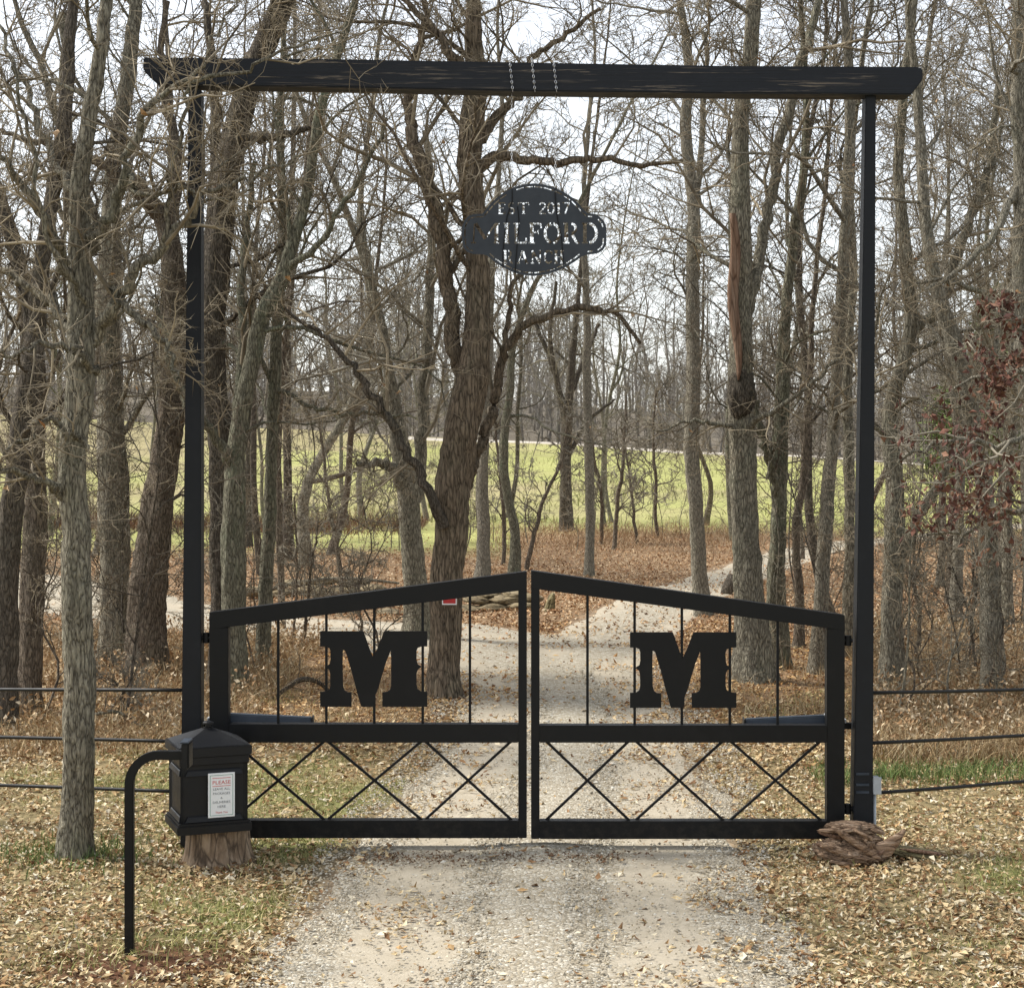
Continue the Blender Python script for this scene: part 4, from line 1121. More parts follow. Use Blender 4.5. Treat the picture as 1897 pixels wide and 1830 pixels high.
# --- right group
tree('dark mossy trunk right of the scarred tree, forking at mid height', 22.0, [(1442, 1255, 40), (1440, 1120, 34), (1446, 980, 30), (1450, 860, 28), (1456, 740, 25), (1462, 600, 22), (1480, 440, 18), (1500, 280, 14), (1490, 100, 10)], [[(1446, 930, 18, 0), (1425, 850, 17, -.2), (1408, 790, 14, -.3), (1400, 740, 9, -.3)]], 'bark_lichen', 'twig_dark', seed=20, k1=12, leaves=6)
tree('shaggy light brown trunk left of the right gatepost', 21.5, [(1512, 1262, 32), (1516, 1120, 27), (1526, 960, 25), (1540, 800, 23), (1548, 640, 22), (1556, 480, 22), (1566, 320, 20), (1570, 150, 17), (1560, 0, 14)], [], 'bark_pale', 'twig_tan', seed=21, k1=12, leaves=10)
tree('thin wavy trunk between the mossy trunk and the shaggy one', 24.0, [(1478, 1240, 20), (1484, 1100, 16), (1478, 980, 15), (1492, 860, 14), (1500, 700, 12), (1510, 500, 9), (1530, 300, 7)], [], 'bark_brown', 'twig_grey', seed=22, k1=9, k=(8, 6, 4), leaves=4)
tree('slim trunk almost hidden behind the right gatepost', 23.0, [(1568, 1240, 26), (1572, 1080, 22), (1574, 900, 20), (1570, 700, 18), (1585, 500, 15), (1580, 300, 13), (1600, 100, 10)], [], 'bark_grey', 'twig_dark', seed=23, k1=11, k=(8, 6, 4), leaves=6)
tree('grey trunk just right of the right gatepost with a limb arching rightwards', 19.5, [(1652, 1265, 50), (1650, 1140, 40), (1656, 1020, 36), (1662, 900, 32), (1660, 760, 28), (1690, 620, 25), (1676, 480, 22), (1664, 350, 20), (1672, 180, 17), (1690, 20, 14)], [[(1672, 1030, 22, .1), (1700, 960, 20, .1), (1740, 890, 18, .1), (1790, 800, 14, .1), (1830, 700, 10, .2)], [(1680, 620, 18, 0), (1745, 560, 20, .2), (1790, 430, 18, .3), (1830, 310, 15, .4), (1850, 150, 11, .5)]], 'bark_grey', 'twig_tan', seed=24, k1=11, leaves=12)
tree('pale slim trunk in the middle of the gap right of the gatepost', 26.0, [(1768, 1190, 26), (1772, 1050, 22), (1776, 900, 19), (1766, 740, 17), (1740, 600, 15), (1715, 450, 13), (1700, 250, 10), (1720, 60, 8)], [], 'bark_pale', 'twig_grey', seed=25, k1=11, k=(8, 6, 4), leaves=6)
tree('stout pale trunk near the right edge, bending left higher up', 19.0, [(1838, 1270, 46), (1834, 1120, 36), (1828, 960, 33), (1812, 820, 32), (1780, 690, 30), (1748, 580, 28), (1725, 470, 24), (1712, 340, 20), (1700, 160, 15)], [[(1800, 760, 16, 0), (1850, 620, 15, .3), (1880, 450, 12, .5), (1890, 300, 9, .6)]], 'bark_pale', 'twig_tan', seed=26, k1=11, leaves=10)
tree('thin grey trunk close to the right edge behind the stout pale one', 25.0, [(1872, 1190, 22), (1870, 1050, 19), (1868, 900, 17), (1880, 740, 15), (1872, 560, 13), (1885, 350, 10)], [], 'bark_grey', 'twig_grey', seed=27, k1=9, k=(8, 6, 4), leaves=4)
tree('thick pale trunk running up the right edge of the view', 17.5, [(1930, 1330, 50), (1925, 1100, 44), (1912, 850, 40), (1900, 600, 38), (1896, 400, 36), (1888, 200, 34), (1892, 0, 30)], [[(1895, 330, 18, 0), (1850, 420, 14, -.2), (1790, 490, 10, -.3), (1720, 540, 7, -.4)], [(1900, 620, 16, 0), (1840, 560, 12, -.2), (1760, 520, 8, -.3), (1690, 530, 5, -.3)]], 'bark_pale', 'twig_tan', seed=28, k1=10)
# --- oak holding its dead red leaves, reaching in from the right
ro = tree('small oak with dark red leaves still hanging, reaching in from the right edge', 14.6, [(2020, 1430, 40), (2015, 1200, 34), (2010, 950, 30), (2000, 750, 24), (1990, 560, 18), (1995, 400, 12)],
     [[(2008, 880, 20, 0), (1940, 822, 16, -.1), (1890, 815, 13, -.2), (1842, 828, 11, -.2), (1780, 812, 9, -.3), (1720, 828, 6, -.3), (1660, 850, 4, -.4)],
      [(2000, 760, 18, 0), (1930, 700, 13, .1), (1870, 690, 10, .2), (1810, 700, 7, .2), (1760, 720, 4, .2)],
      [(2012, 1000, 18, 0), (1930, 940, 13, .1), (1860, 950, 10, .1), (1790, 985, 7, .1), (1720, 990, 4, .1)],
      [(1995, 620, 15, 0), (1930, 600, 10, 0), (1880, 590, 7, 0), (1840, 570, 4, 0)]],
     'bark_pale', 'twig_grey', (9, 6, 4), 4, .7, .2, 29, .3, .0028, 0, name='oak_tree', extend=False)
cr = [c for c in ro.children if c.name.startswith('crown')][0]
co = np.empty(len(cr.data.vertices) * 3, np.float32); cr.data.vertices.foreach_get('co', co); co = co.reshape(-1, 3)
wp = co + np.array(ro.location)
pxs = 948.5 + wp[:, 0] * F_PX / wp[:, 1]; pys = HOR - (wp[:, 2] - EYE) * F_PX / wp[:, 1]
r29 = np.random.default_rng(77)
dens = np.clip((pxs - 1600) / 180, 0, 1) * np.clip(1.25 - np.abs(pys - 800) / 330, .1, 1) * (.35 + .65 * (fbm(pxs, pys, .02, 5) > .5))
sel = np.where((pys > 540) & (pys < 1050) & (r29.random(len(pxs)) < dens * .5))[0]
sel = r29.choice(sel, min(1900, len(sel)), replace=False)
cols = np.array([[.135, .062, .046], [.17, .08, .056], [.10, .05, .04], [.26, .145, .095]])[r29.integers(0, 4, len(sel))]
lv = co[sel] + r29.normal(0, .035, (len(sel), 3)) - np.array([0, 0, .03])
o = link('red_leaves', leaf_mesh(lv, r29.uniform(.05, .10, len(sel)), cols, r29, 4.0), M['leaf'], ro); o['kind'] = 'stuff'

# --- saplings between the bank and the field, and in the brush
def sapling(label, d, pts, group, seed, bark='bark_brown', k1=12, k=(5, 5, 3), name='sapling'):
    return tree(label, d, pts, (), bark, 'twig_grey', k, k1, .18, .34, seed, .1, None, 0, group, name=name, extend=False, ang=48)
for n_, (lab, d, pts) in enumerate([
    ('thin curved sapling right of the crooked slim trunk, bowing to the right', 40, [(972, 1056, 9), (990, 980, 8), (1010, 910, 7), (1040, 850, 6), (1050, 770, 4)]),
    ('thin straight sapling against the green field, right of the pale pole tree', 48, [(1137, 1040, 9), (1143, 940, 8), (1155, 850, 6), (1160, 740, 4)]),
    ('short forked sapling hard against the right side of the pale pole tree', 50, [(1114, 1010, 7), (1112, 920, 6), (1100, 850, 5), (1095, 790, 3)]),
    ('leaning sapling in the middle of the field view, left of the tall grey trunk', 50, [(1182, 990, 6), (1172, 920, 5), (1162, 860, 4), (1150, 780, 3)]),
    ('upright sapling nearest the tall thin grey trunk', 52, [(1216, 985, 7), (1213, 900, 6), (1210, 820, 5), (1216, 720, 3)]),
    ('thin sapling between the grey and crooked trunks right of the oak', 42, [(930, 1045, 8), (934, 950, 7), (926, 870, 6), (918, 780, 4)]),
    ('slanting sapling left of the forked grey tree', 30, [(640, 1110, 9), (625, 1020, 8), (612, 920, 7), (600, 830, 5), (585, 740, 3)]),
    ('pale twin sapling behind the left letter M, left stem', 24, [(560, 1240, 7), (566, 1150, 6), (572, 1060, 5), (590, 960, 3)]),
    ('grey sapling behind the left gate right of the mossy trunk', 25, [(548, 1240, 6), (545, 1130, 5), (552, 1020, 4), (545, 920, 3)]),
    ('bushy sapling left of the fork in the lane, above the letter M', 26, [(672, 1180, 6), (668, 1140, 5), (660, 1100, 4), (668, 1060, 3)]),
    ('thin sapling at the field edge left of the right gatepost', 44, [(1488, 1010, 8), (1484, 930, 7), (1490, 850, 6), (1482, 760, 4)]),
    ('sapling with a wavy stem by the post on the right', 21, [(1695, 1240, 8), (1702, 1150, 7), (1690, 1050, 6), (1700, 960, 4)]),
    ('slight sapling in the dry brush right of the pale slim trunk', 20, [(1800, 1265, 7), (1795, 1170, 6), (1806, 1080, 5), (1800, 1000, 3)]),
    ('thin stem in the brush between the two left trunks and the post', 18, [(232, 1420, 6), (232, 1340, 5), (226, 1290, 4), (210, 1255, 3)]),
    ]):
    sapling(lab, d, pts, 'saplings in the wood', 200 + n_)

# --- wood behind: shared template trees
def template(seed, h, rb, bk, tw):
    r = np.random.default_rng(seed)
    pts = [(0, 0, -.15, rb * 1.3)]
    x_ = y_ = 0
    for s in np.linspace(.12, 1, 7):
        x_ += r.normal(0, .24 + .1 * (seed % 3)); y_ += r.normal(0, .24)
        pts.append((x_, y_, h * s, rb * (1 - .86 * s)))
    C = catmull(pts, 30)
    tm = trunk_mesh(C[:, :3], C[:, 3], 9, .3, (0, 0, 0), seed)
    cm, _ = crown_mesh(r, [(C[:, :3], C[:, 3], 17, .22, .34)], dict(k=(7, 5, 3), rmin=.007, up=.16, ang=55, lmax=4.2, bark=M[bk], twig=M[tw]), (0, 0, 0))
    return tm, cm
barks = ['bark_pale', 'bark_brown', 'bark_grey', 'bark_lichen', 'bark_dark']
TPL = [template(300 + i, 10.5 + 1.2 * i, .075 + .02 * (i % 3), barks[i], 'twig_far' if i < 4 else 'twig_grey') for i in range(5)]
for (tm, cm), bk in zip(TPL, barks): tm.materials.append(M[bk])
rb_ = np.random.default_rng(91)
count = 0
spots = []
def try_spot(px, d, mind=1.6):
    x_ = (px - 948.5) * d / F_PX
    if road_dist(np.array([x_]), np.array([d]))[0] < .9: return
    for a, c_ in spots:
        if math.hypot(a - x_, c_ - d) < mind: return
    spots.append((x_, d))
for t_ in TREES: spots.append((t_.location.x, t_.location.y))
n0 = len(spots)
for _ in range(400):
    if len(spots) - n0 >= 13: break
    try_spot(rb_.uniform(-120, 620), rb_.uniform(29, 56), 2.0)
n1 = len(spots)
for _ in range(400):
    if len(spots) - n1 >= 13: break
    try_spot(rb_.uniform(1340, 2000), rb_.uniform(27, 56), 2.0)
n2_ = len(spots)
for _ in range(300):
    if len(spots) - n2_ >= 7: break
    try_spot(rb_.uniform(560, 1350), rb_.uniform(58, 66), 3.0)
def place(i, x_, y_, lab, grp):
    k_ = rb_.integers(0, 5)
    root = empty('bare_tree', (x_, y_, float(gz(x_, y_))), rb_.uniform(0, 6.28))
    sc_ = rb_.uniform(.85, 1.25); root.scale = (sc_, sc_, sc_)
    adj = ('pale', 'brown', 'grey', 'mossy', 'dark')[k_]
    tag(root, lab.replace('bare', adj + ' barked'), 'tree', adj + ' ' + grp)
    link('trunk', TPL[k_][0], None, root)
    c_ = link('crown', TPL[k_][1], None, root); c_['kind'] = 'stuff'
for i, (x_, y_) in enumerate(spots[n0:]):
    j = i + n0
    if j < n1: place(i, x_, y_, 'slender bare tree deep in the wood on the left side of the lane', 'trees deep in the left wood')
    elif j < n2_: place(i, x_, y_, 'slender bare tree deep in the wood on the right side of the lane', 'trees deep in the right wood')
    else: place(i, x_, y_, 'slender bare tree at the near edge of the green field', 'trees at the near edge of the field')

def thicket(seed, h, bk, tw):
    r = np.random.default_rng(seed)
    st_, tv, tf, off = [], [], [], 0
    pts = [(0, 0, -.1, .016)]; x_ = y_ = 0
    for s_ in np.linspace(.2, 1, 5):
        x_ += r.normal(0, .13); y_ += r.normal(0, .13); pts.append((x_, y_, h * s_, .015 * (1 - .8 * s_)))
    C = catmull(pts, 16)
    V, Fq = tubes(C[None, :, :3], C[None, :, 3], 6)
    cm, _ = crown_mesh(r, [(C[:, :3], C[:, 3], 11, .12, .42)], dict(k=(5, 5, 3), rmin=.0036, up=.12, ang=52, lmax=1.6, bark=M[bk], twig=M[tw]), (0, 0, 0))
    return np_mesh('trunk', V, [Fq], True), cm
TBK = (('bark_brown', 'twig_tan'), ('bark_pale', 'twig_grey'), ('bark_dark', 'twig_dark'), ('bark_grey', 'twig_tan'))
THK = [thicket(400 + i, 2.4 + .7 * i, *TBK[i]) for i in range(4)]
for (tm, cm), (bk, tw) in zip(THK, TBK): tm.materials.append(M[bk])
for reg, (pa, pb, da, db, num), where in (('l', (-60, 330, 17, 34, 13), 'behind the left pipe fence'), ('m', (440, 760, 20, 34, 9), 'behind the left half of the gate'),
        ('r', (1440, 1580, 20, 36, 7), 'behind the right half of the gate'), ('rr', (1640, 1980, 17, 36, 20), 'behind the right pipe fence'), ('c', (600, 1340, 46, 60, 22), 'along the leafy edge of the field')):
    made = 0
    for _ in range(300):
        if made >= num: break
        d = rb_.uniform(da, db); x_ = (rb_.uniform(pa, pb) - 948.5) * d / F_PX
        if road_dist(np.array([x_]), np.array([d]))[0] < .5: continue
        made += 1; k_ = rb_.integers(0, 4)
        root = empty('sapling', (x_, d, float(gz(x_, d))), rb_.uniform(0, 6.28)); sc_ = rb_.uniform(.7, 1.2); root.scale = (sc_, sc_, sc_)
        adj = ('short brown', 'pale', 'dark', 'tall grey')[k_]
        tag(root, adj + ' twiggy sapling ' + where, 'sapling', adj + ' saplings ' + where)
        link('trunk', THK[k_][0], None, root); c_ = link('crown', THK[k_][1], None, root); c_['kind'] = 'stuff'

# far wood beyond the field (one mass)
fw = []
r = np.random.default_rng(500)
far_t = []
for s in range(6):
    h = 13 + s
    C = catmull([(0, 0, -.3, .2), (r.normal(0, .3), 0, h * .35, .15), (r.normal(0, .6), 0, h * .7, .09), (r.normal(0, .8), 0, h, .03)], 8)
    Vs, Fs, off = [], [], 0
    p1, q1 = grow(r, C[None, :, :3], C[None, :, 3], 13, .08, 1, .40, 45, .22, .14, 5, .5, .036, .5, 5)
    p2, q2 = grow(r, p1, q1, 4, .15, 1, .5, 42, .1, .18, 3, .6, .030)
    p3, q3 = grow(r, p2, q2, 5, .1, 1, .6, 42, .05, .2, 2, .8, .032)
    for a, b_, sd in ((C[None, :, :3], C[None, :, 3], 5), (p1, q1, 3), (p2, q2, 3)):
        V, F_ = tubes(a, b_, sd); Vs.append(V); Fs.append(F_ + off); off += len(V)
    V, F_ = cones(p3, q3); Vs.append(V)
    far_t.append((np.concatenate(Vs), np.concatenate(Fs), F_ + off))
kinds = bpy.data.collections.new('far_tree_kinds')       # not linked to the scene: only a source for the scatter below
for n_, (V, F_, T_) in enumerate(far_t):
    me = np_mesh('far_tree', V, [F_, T_], True); me.materials.append(M['wood_far'])
    kinds.objects.link(bpy.data.objects.new('far_tree', me))
N_FAR = 900
fx_ = r.uniform(-85, 95, N_FAR); fy_ = 146 + 75 * r.random(N_FAR)
big_ = np.arange(N_FAR) < 420
fs_ = np.where(big_, r.uniform(.55, 1.02, N_FAR), r.uniform(.2, .5, N_FAR))
fy_ = np.where(big_, fy_, 144 + 70 * r.random(N_FAR) ** 1.5)
pm = bpy.data.meshes.new('far_wood')
pm.vertices.add(N_FAR)
pm.vertices.foreach_set('co', np.stack([fx_, fy_, gz(fx_, fy_)], 1).astype(np.float32).ravel())
def pattr(name, typ, arr, key='value'):
    a = pm.attributes.new(name, typ, 'POINT'); a.data.foreach_set(key, np.ascontiguousarray(arr).ravel())
pattr('size', 'FLOAT_VECTOR', np.stack([fs_ * np.where(big_, 1.15, 1.7), fs_ * np.where(big_, 1.15, 1.7), fs_], 1).astype(np.float32), 'vector')
pattr('turn', 'FLOAT_VECTOR', np.stack([0 * fx_, 0 * fx_, r.uniform(0, 6.28, N_FAR)], 1).astype(np.float32), 'vector')
o = link('far_wood', pm, M['wood_far'])
ng = bpy.data.node_groups.new('far_wood_scatter', 'GeometryNodeTree')
ng.interface.new_socket('Geometry', in_out='INPUT', socket_type='NodeSocketGeometry')
ng.interface.new_socket('Geometry', in_out='OUTPUT', socket_type='NodeSocketGeometry')
gi = ng.nodes.new('NodeGroupInput'); go = ng.nodes.new('NodeGroupOutput')
ci = ng.nodes.new('GeometryNodeCollectionInfo'); ci.inputs['Collection'].default_value = kinds
ci.inputs['Separate Children'].default_value = True; ci.inputs['Reset Children'].default_value = True
ip = ng.nodes.new('GeometryNodeInstanceOnPoints'); ip.inputs['Pick Instance'].default_value = True
na = ng.nodes.new('GeometryNodeInputNamedAttribute'); na.data_type = 'FLOAT_VECTOR'; na.inputs['Name'].default_value = 'size'
nb2 = ng.nodes.new('GeometryNodeInputNamedAttribute'); nb2.data_type = 'FLOAT_VECTOR'; nb2.inputs['Name'].default_value = 'turn'
ng.links.new(gi.outputs[0], ip.inputs['Points']); ng.links.new(ci.outputs[0], ip.inputs['Instance'])
ng.links.new(na.outputs['Attribute'], ip.inputs['Scale']); ng.links.new(nb2.outputs['Attribute'], ip.inputs['Rotation'])
ng.links.new(ip.outputs[0], go.inputs[0])
gm = o.modifiers.new('scatter', 'NODES'); gm.node_group = ng
tag(o, 'hazy grey mass of bare trees beyond the green field', 'woodland', None, 'stuff')

# evergreens on the right
def evergreen(label, px, d, py0, py1, wpx, col, seed, n=2600, droop=.2):
    r = np.random.default_rng(seed)
    x_ = (px - 948.5) * d / F_PX; z0 = float(gz(x_, d))
    ztop = EYE - (py0 - HOR) * d / F_PX - z0; zb = max(.2, EYE - (py1 - HOR) * d / F_PX - z0); W_ = wpx * d / F_PX / 2
    root = empty('evergreen_tree', (x_, d, z0)); tag(root, label, 'tree')
    C = catmull([(0, 0, -.1, .09), (.05, 0, ztop * .5, .06), (0, 0, ztop, .015)], 12)
    link('trunk', trunk_mesh(C[:, :3], C[:, 3], 8, .2, (0, 0, 0), seed), M['bark_brown'], root)
    nb_ = 46
    zz = zb + (ztop - zb) * r.random(nb_) ** 1.0; th = r.uniform(0, 6.28, nb_)
    f = (zz - zb) / (ztop - zb); ln_ = W_ * (1 - f) ** .7 * r.uniform(.5, 1.15, nb_) + .15
    pick = r.integers(0, nb_, n); s = np.sqrt(r.random(n)) * 1.0
    base = np.stack([np.cos(th[pick]) * ln_[pick] * s, np.sin(th[pick]) * ln_[pick] * s, zz[pick] + ln_[pick] * s * .25 - droop * s ** 2], 1) + r.normal(0, .10, (n, 3))
    di = r.normal(0, 1, (n, 3)); di[:, 2] += .5; di /= np.linalg.norm(di, axis=1, keepdims=True)
    sd = np.cross(di, r.normal(0, 1, (n, 3))); sd /= np.linalg.norm(sd, axis=1, keepdims=True)
    L = r.uniform(.10, .24, (n, 1)); Wd = .022
    v = np.stack([base - sd * Wd, base + sd * Wd, base + di * L + sd * Wd * .4, base + di * L - sd * Wd * .4], 1).reshape(-1, 3)
    c_ = np.array(col) * r.uniform(.6, 1.35, (n, 1)); c_ = np.repeat(c_, 4, 0)
    o = link('crown', np_mesh('crown', v, [np.arange(n * 4).reshape(n, 4)], False, colors=c_), M['evergreen'], root); o['kind'] = 'stuff'
evergreen('small green cedar behind the red leaves, right of the gatepost', 1758, 30, 735, 890, 110, (.22, .29, .10), 61, 1500)
evergreen('taller pale green pine deep in the wood at the right edge', 1852, 38, 530, 880, 230, (.22, .26, .12), 62, 4600)

# ------------------------------------------------------------------ red sign on central oak
x0, z0 = g(819, 1120, 18.95); x1, z1 = g(846, 1090, 18.95)
ns_ = empty('warning_sign', ((x0 + x1) / 2, 18.95, (z0 + z1) / 2))
tag(ns_, 'small red and white sign nailed to the trunk of the central oak', 'sign')
hw_, hh_ = (x1 - x0) / 2, (z1 - z0) / 2
BM().box(-hw_, hw_, -.002, .002, -hh_, hh_).build('board', M['white_board'], ns_, loc=None)
BM().box(-hw_ * .86, hw_ * .86, -.006, -.0025, -hh_ * .84, hh_ * .84).build('face', M['sign_red'], ns_)

# ------------------------------------------------------------------ stones, logs, fallen wood beyond the gate
def stone_pile(label, d, items, seed, mat='ledge_stone', cat='rock ledge', name='rock_ledge'):
    x_, y_ = (items[0][0] - 948.5) * d / F_PX, d
    root = empty(name, (x_, y_, float(gz(x_, y_)))); tag(root, label, cat)
    for i, (px, py, w, h, dd) in enumerate(items):
        p_ = Vector(P(px, py, d + dd)) - root.location
        lump('stone', M[mat], root, p_, (w * d / F_PX / 2, .28 + .1 * random.random(), h * d / F_PX / 2), (random.uniform(-.08, .08), random.uniform(-.06, .06), random.uniform(-.3, .3)), 3, .30, 1.5, (1, 1, 1.6), seed + i, .3)
    return root
stone_pile('low ledge of flat mossy stones beside the fork in the lane, behind the gate centre', 29.2,
    [(880, 1142, 62, 18, -.1), (940, 1144, 70, 17, -.1), (986, 1143, 44, 18, 0), (865, 1128, 56, 15, .1), (915, 1126, 62, 17, .1), (965, 1124, 60, 18, .1), (885, 1112, 50, 15, .3), (935, 1110, 66, 16, .3), (985, 1108, 40, 18, .3), (820, 1138, 50, 14, .2), (770, 1136, 60, 13, .2), (722, 1134, 50, 11, .2), (905, 1100, 44, 12, .5), (955, 1098, 48, 11, .5)], 30)
stone_pile('mossy stones in the brown leaves left of the forked tree, above the left gate', 33.0,
    [(520, 1098, 56, 16, 0), (575, 1094, 62, 18, 0), (640, 1092, 60, 18, 0), (690, 1090, 50, 15, 0), (550, 1080, 56, 14, .3), (605, 1076, 60, 15, .3), (660, 1076, 52, 14, .3), (470, 1096, 36, 20, -.2)], 60)
# broken mossy stump by ledge
bs = empty('broken_stump', (*G(1015, 1140), 0)); tag(bs, 'broken mossy stump with a slanting top, at the right end of the stone ledge', 'stump')
b = BM(); s_ = bs.location.y / F_PX
b.hull_frustum([(-15 * s_, -.12, -.05), (-5 * s_, -.2, -.05), (14 * s_, -.15, -.05), (15 * s_, .15, -.05), (-12 * s_, .15, -.05)], [(2 * s_, -.08, 30 * s_), (6 * s_, -.12, 40 * s_), (13 * s_, -.10, 44 * s_), (13 * s_, .1, 45 * s_), (2 * s_, .1, 38 * s_)])
b.build('trunk', M['moss_log'], bs, .03, 2)
# log end leaning at the scarred trunk
lg = empty('cut_log', (*G(1352, 1108), 0)); tag(lg, 'dark cut log leaning against the left of the scarred trunk, above the right gate', 'log')
b = BM(); b.tube([(-.05, 0, -.03), (.0, 0, .22), (.10, .02, .40)], [.15, .14, .13], 12); b.build('trunk', M['bark_dark'], lg, smooth_shade=True)
b = BM(); b.tube([(.1005, .02, .401), (.104, .021, .408)], [.125, .12], 12); b.build('cut_face', M['cut_wood'], lg)
# fallen branches
def branch(label, d, pts, seed, bark='bark_dark', k=(5, 4)):
    r = np.random.default_rng(seed)
    q = [(*P(px, py, d + dd), w * d / F_PX / 2) for px, py, w, dd in pts]
    C = catmull(q, len(q) * 5); loc = (C[0, 0], C[0, 1], float(gz(C[0, 0], C[0, 1])))
    root = empty('fallen_branch', loc); tag(root, label, 'branch')
    V, Fq = tubes(C[None, :, :3], np.maximum(C[None, :, 3], .004), 8)
    link('limb', np_mesh('limb', V - np.array(loc), [Fq], True), M[bark], root)
    me, _ = crown_mesh(r, [(C[:, :3], C[:, 3], 0, 0, 0)], dict(k=k, rmin=.004, bark=M[bark], twig=M['twig_dark']), loc)
    o = link('twigs', me, M['twig_dark'], root); o['kind'] = 'stuff'
branch('dark fallen branch arching out of the dry grass behind the left letter M', 19.6, [(505, 1300, 9, 0), (530, 1275, 10, 0), (560, 1258, 10, .1), (590, 1264, 8, .2), (615, 1285, 6, .3)], 71)
branch('fallen dead limb lying along the dark hedge band left of the oak', 45.0, [(560, 895, 9, 0), (610, 886, 10, .2), (660, 870, 9, .3), (690, 856, 6, .3)], 72, 'bark_brown')
branch('tangled dead branch lying across the mossy stones above the left gate', 32.4, [(480, 1098, 7, 0), (560, 1078, 8, 0), (650, 1072, 7, .2), (740, 1080, 4, .3)], 73, 'bark_grey', (9, 6))
branch('bare broken branch on the ground near the foot of the trunks at left', 16.5, [(150, 1330, 6, 0), (200, 1318, 7, 0), (225, 1322, 6, .1), (260, 1345, 3, .2)], 74, 'bark_grey')

# ------------------------------------------------------------------ ground cover
def scatter(n, x0, x1, y0, y1, r):
    # uniform in image space weighting: denser close by
    y_ = 1 / (1 / y1 + (1 / y0 - 1 / y1) * r.random(n)) if False else y0 * (y1 / y0) ** r.random(n)
    hx = 0.31 * y_ + .8
    x_ = r.uniform(-1, 1, n) * hx
    return x_, y_
r = np.random.default_rng(800)
LEAFC = np.array([[.64, .50, .29], [.56, .42, .23], [.68, .57, .37], [.46, .30, .145], [.23, .125, .06], [.60, .46, .26], [.76, .68, .51], [.33, .19, .09]])
# near leaves
x_, y_ = scatter(140000, 0, 0, 8.2, 27, r)
rd_ = road_dist(x_, y_)
gr = fbm(x_, y_, .55, 3)
clump = fbm(x_, y_, 1.6, 40)
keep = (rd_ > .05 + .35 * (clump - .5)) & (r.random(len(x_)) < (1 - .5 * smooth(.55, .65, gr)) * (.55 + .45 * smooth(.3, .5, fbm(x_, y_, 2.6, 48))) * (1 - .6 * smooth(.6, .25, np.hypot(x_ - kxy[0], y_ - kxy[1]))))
onroad = (rd_ <= .05) & (r.random(len(x_)) < .045 + .55 * smooth(.48, .7, clump) * smooth(-1.1, -.1, rd_) + .05 * (y_ > 13) * smooth(.45, .65, clump))
keep |= onroad
x_, y_ = x_[keep], y_[keep]
nb = len(x_)
dr = []
for cx_, cy_, rad_, m_ in ((bx + .06, by, .36, 420), (rx, rd, .42, 420), (g(352, 1579)[0], 12.07, .28, 200), (g(1600, 1579)[0], 12.07, .26, 160), (P(134, 1592, 11.76)[0], 11.76, .30, 260), (P(826, 1296, 19.3)[0], 19.3, .7, 420)):
    aa = r.uniform(0, 6.28, m_); rr_ = rad_ * (.45 + .75 * r.random(m_)); dr.append(np.stack([cx_ + rr_ * np.cos(aa), cy_ + rr_ * np.sin(aa)], 1))
dr = np.concatenate(dr); x_ = np.concatenate([x_, dr[:, 0]]); y_ = np.concatenate([y_, dr[:, 1]])
m_ = 1100  # dark leaf bits before the gate, their colour also deepening its shadow band
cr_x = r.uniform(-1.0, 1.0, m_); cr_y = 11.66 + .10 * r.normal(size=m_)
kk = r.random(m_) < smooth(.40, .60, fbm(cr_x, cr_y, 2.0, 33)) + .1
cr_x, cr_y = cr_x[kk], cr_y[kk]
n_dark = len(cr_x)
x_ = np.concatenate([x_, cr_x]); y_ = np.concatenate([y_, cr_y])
n = len(x_)
warm = smooth(13, 22, y_)[:, None]
col = LEAFC[r.integers(0, 8, n)] * r.uniform(.75, 1.15, (n, 1)); col = col * (1 - warm) + (col * np.array([1.0, .84, .66])) * warm
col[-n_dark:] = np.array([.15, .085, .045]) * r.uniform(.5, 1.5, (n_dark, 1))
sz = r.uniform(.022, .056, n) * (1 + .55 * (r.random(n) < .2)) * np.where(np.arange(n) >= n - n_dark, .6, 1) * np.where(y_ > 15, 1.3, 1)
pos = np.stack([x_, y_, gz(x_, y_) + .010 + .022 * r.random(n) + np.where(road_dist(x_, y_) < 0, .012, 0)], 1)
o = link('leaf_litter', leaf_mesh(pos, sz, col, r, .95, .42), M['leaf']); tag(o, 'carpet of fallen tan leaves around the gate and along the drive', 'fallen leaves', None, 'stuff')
# far leaves (in the wood)
x_, y_ = scatter(80000, 0, 0, 24, 62, r)
rd_ = road_dist(x_, y_)
keep = (rd_ > .1 * r.random(len(x_))) & (r.random(len(x_)) < 1 - .85 * smooth(-4, 5, y_ - np.where(x_ < 0, 46, 57)))
keep |= (rd_ <= 0) & (r.random(len(x_)) < np.where(x_ > .04 * y_, .26, .07))
x_, y_ = x_[keep], y_[keep]; n = len(x_)
col = np.array([[.54, .34, .18], [.44, .25, .125], [.62, .45, .27], [.26, .14, .075], [.68, .53, .35]])[r.integers(0, 5, n)] * r.uniform(.75, 1.15, (n, 1))
pos = np.stack([x_, y_, gz(x_, y_) + .02 + .03 * r.random(n)], 1)
o = link('leaf_litter', leaf_mesh(pos, r.uniform(.05, .10, n), col, r, 1.6, .5), M['leaf']); tag(o, 'russet fallen leaves covering the floor of the wood beyond the lane', 'fallen leaves', None, 'stuff')

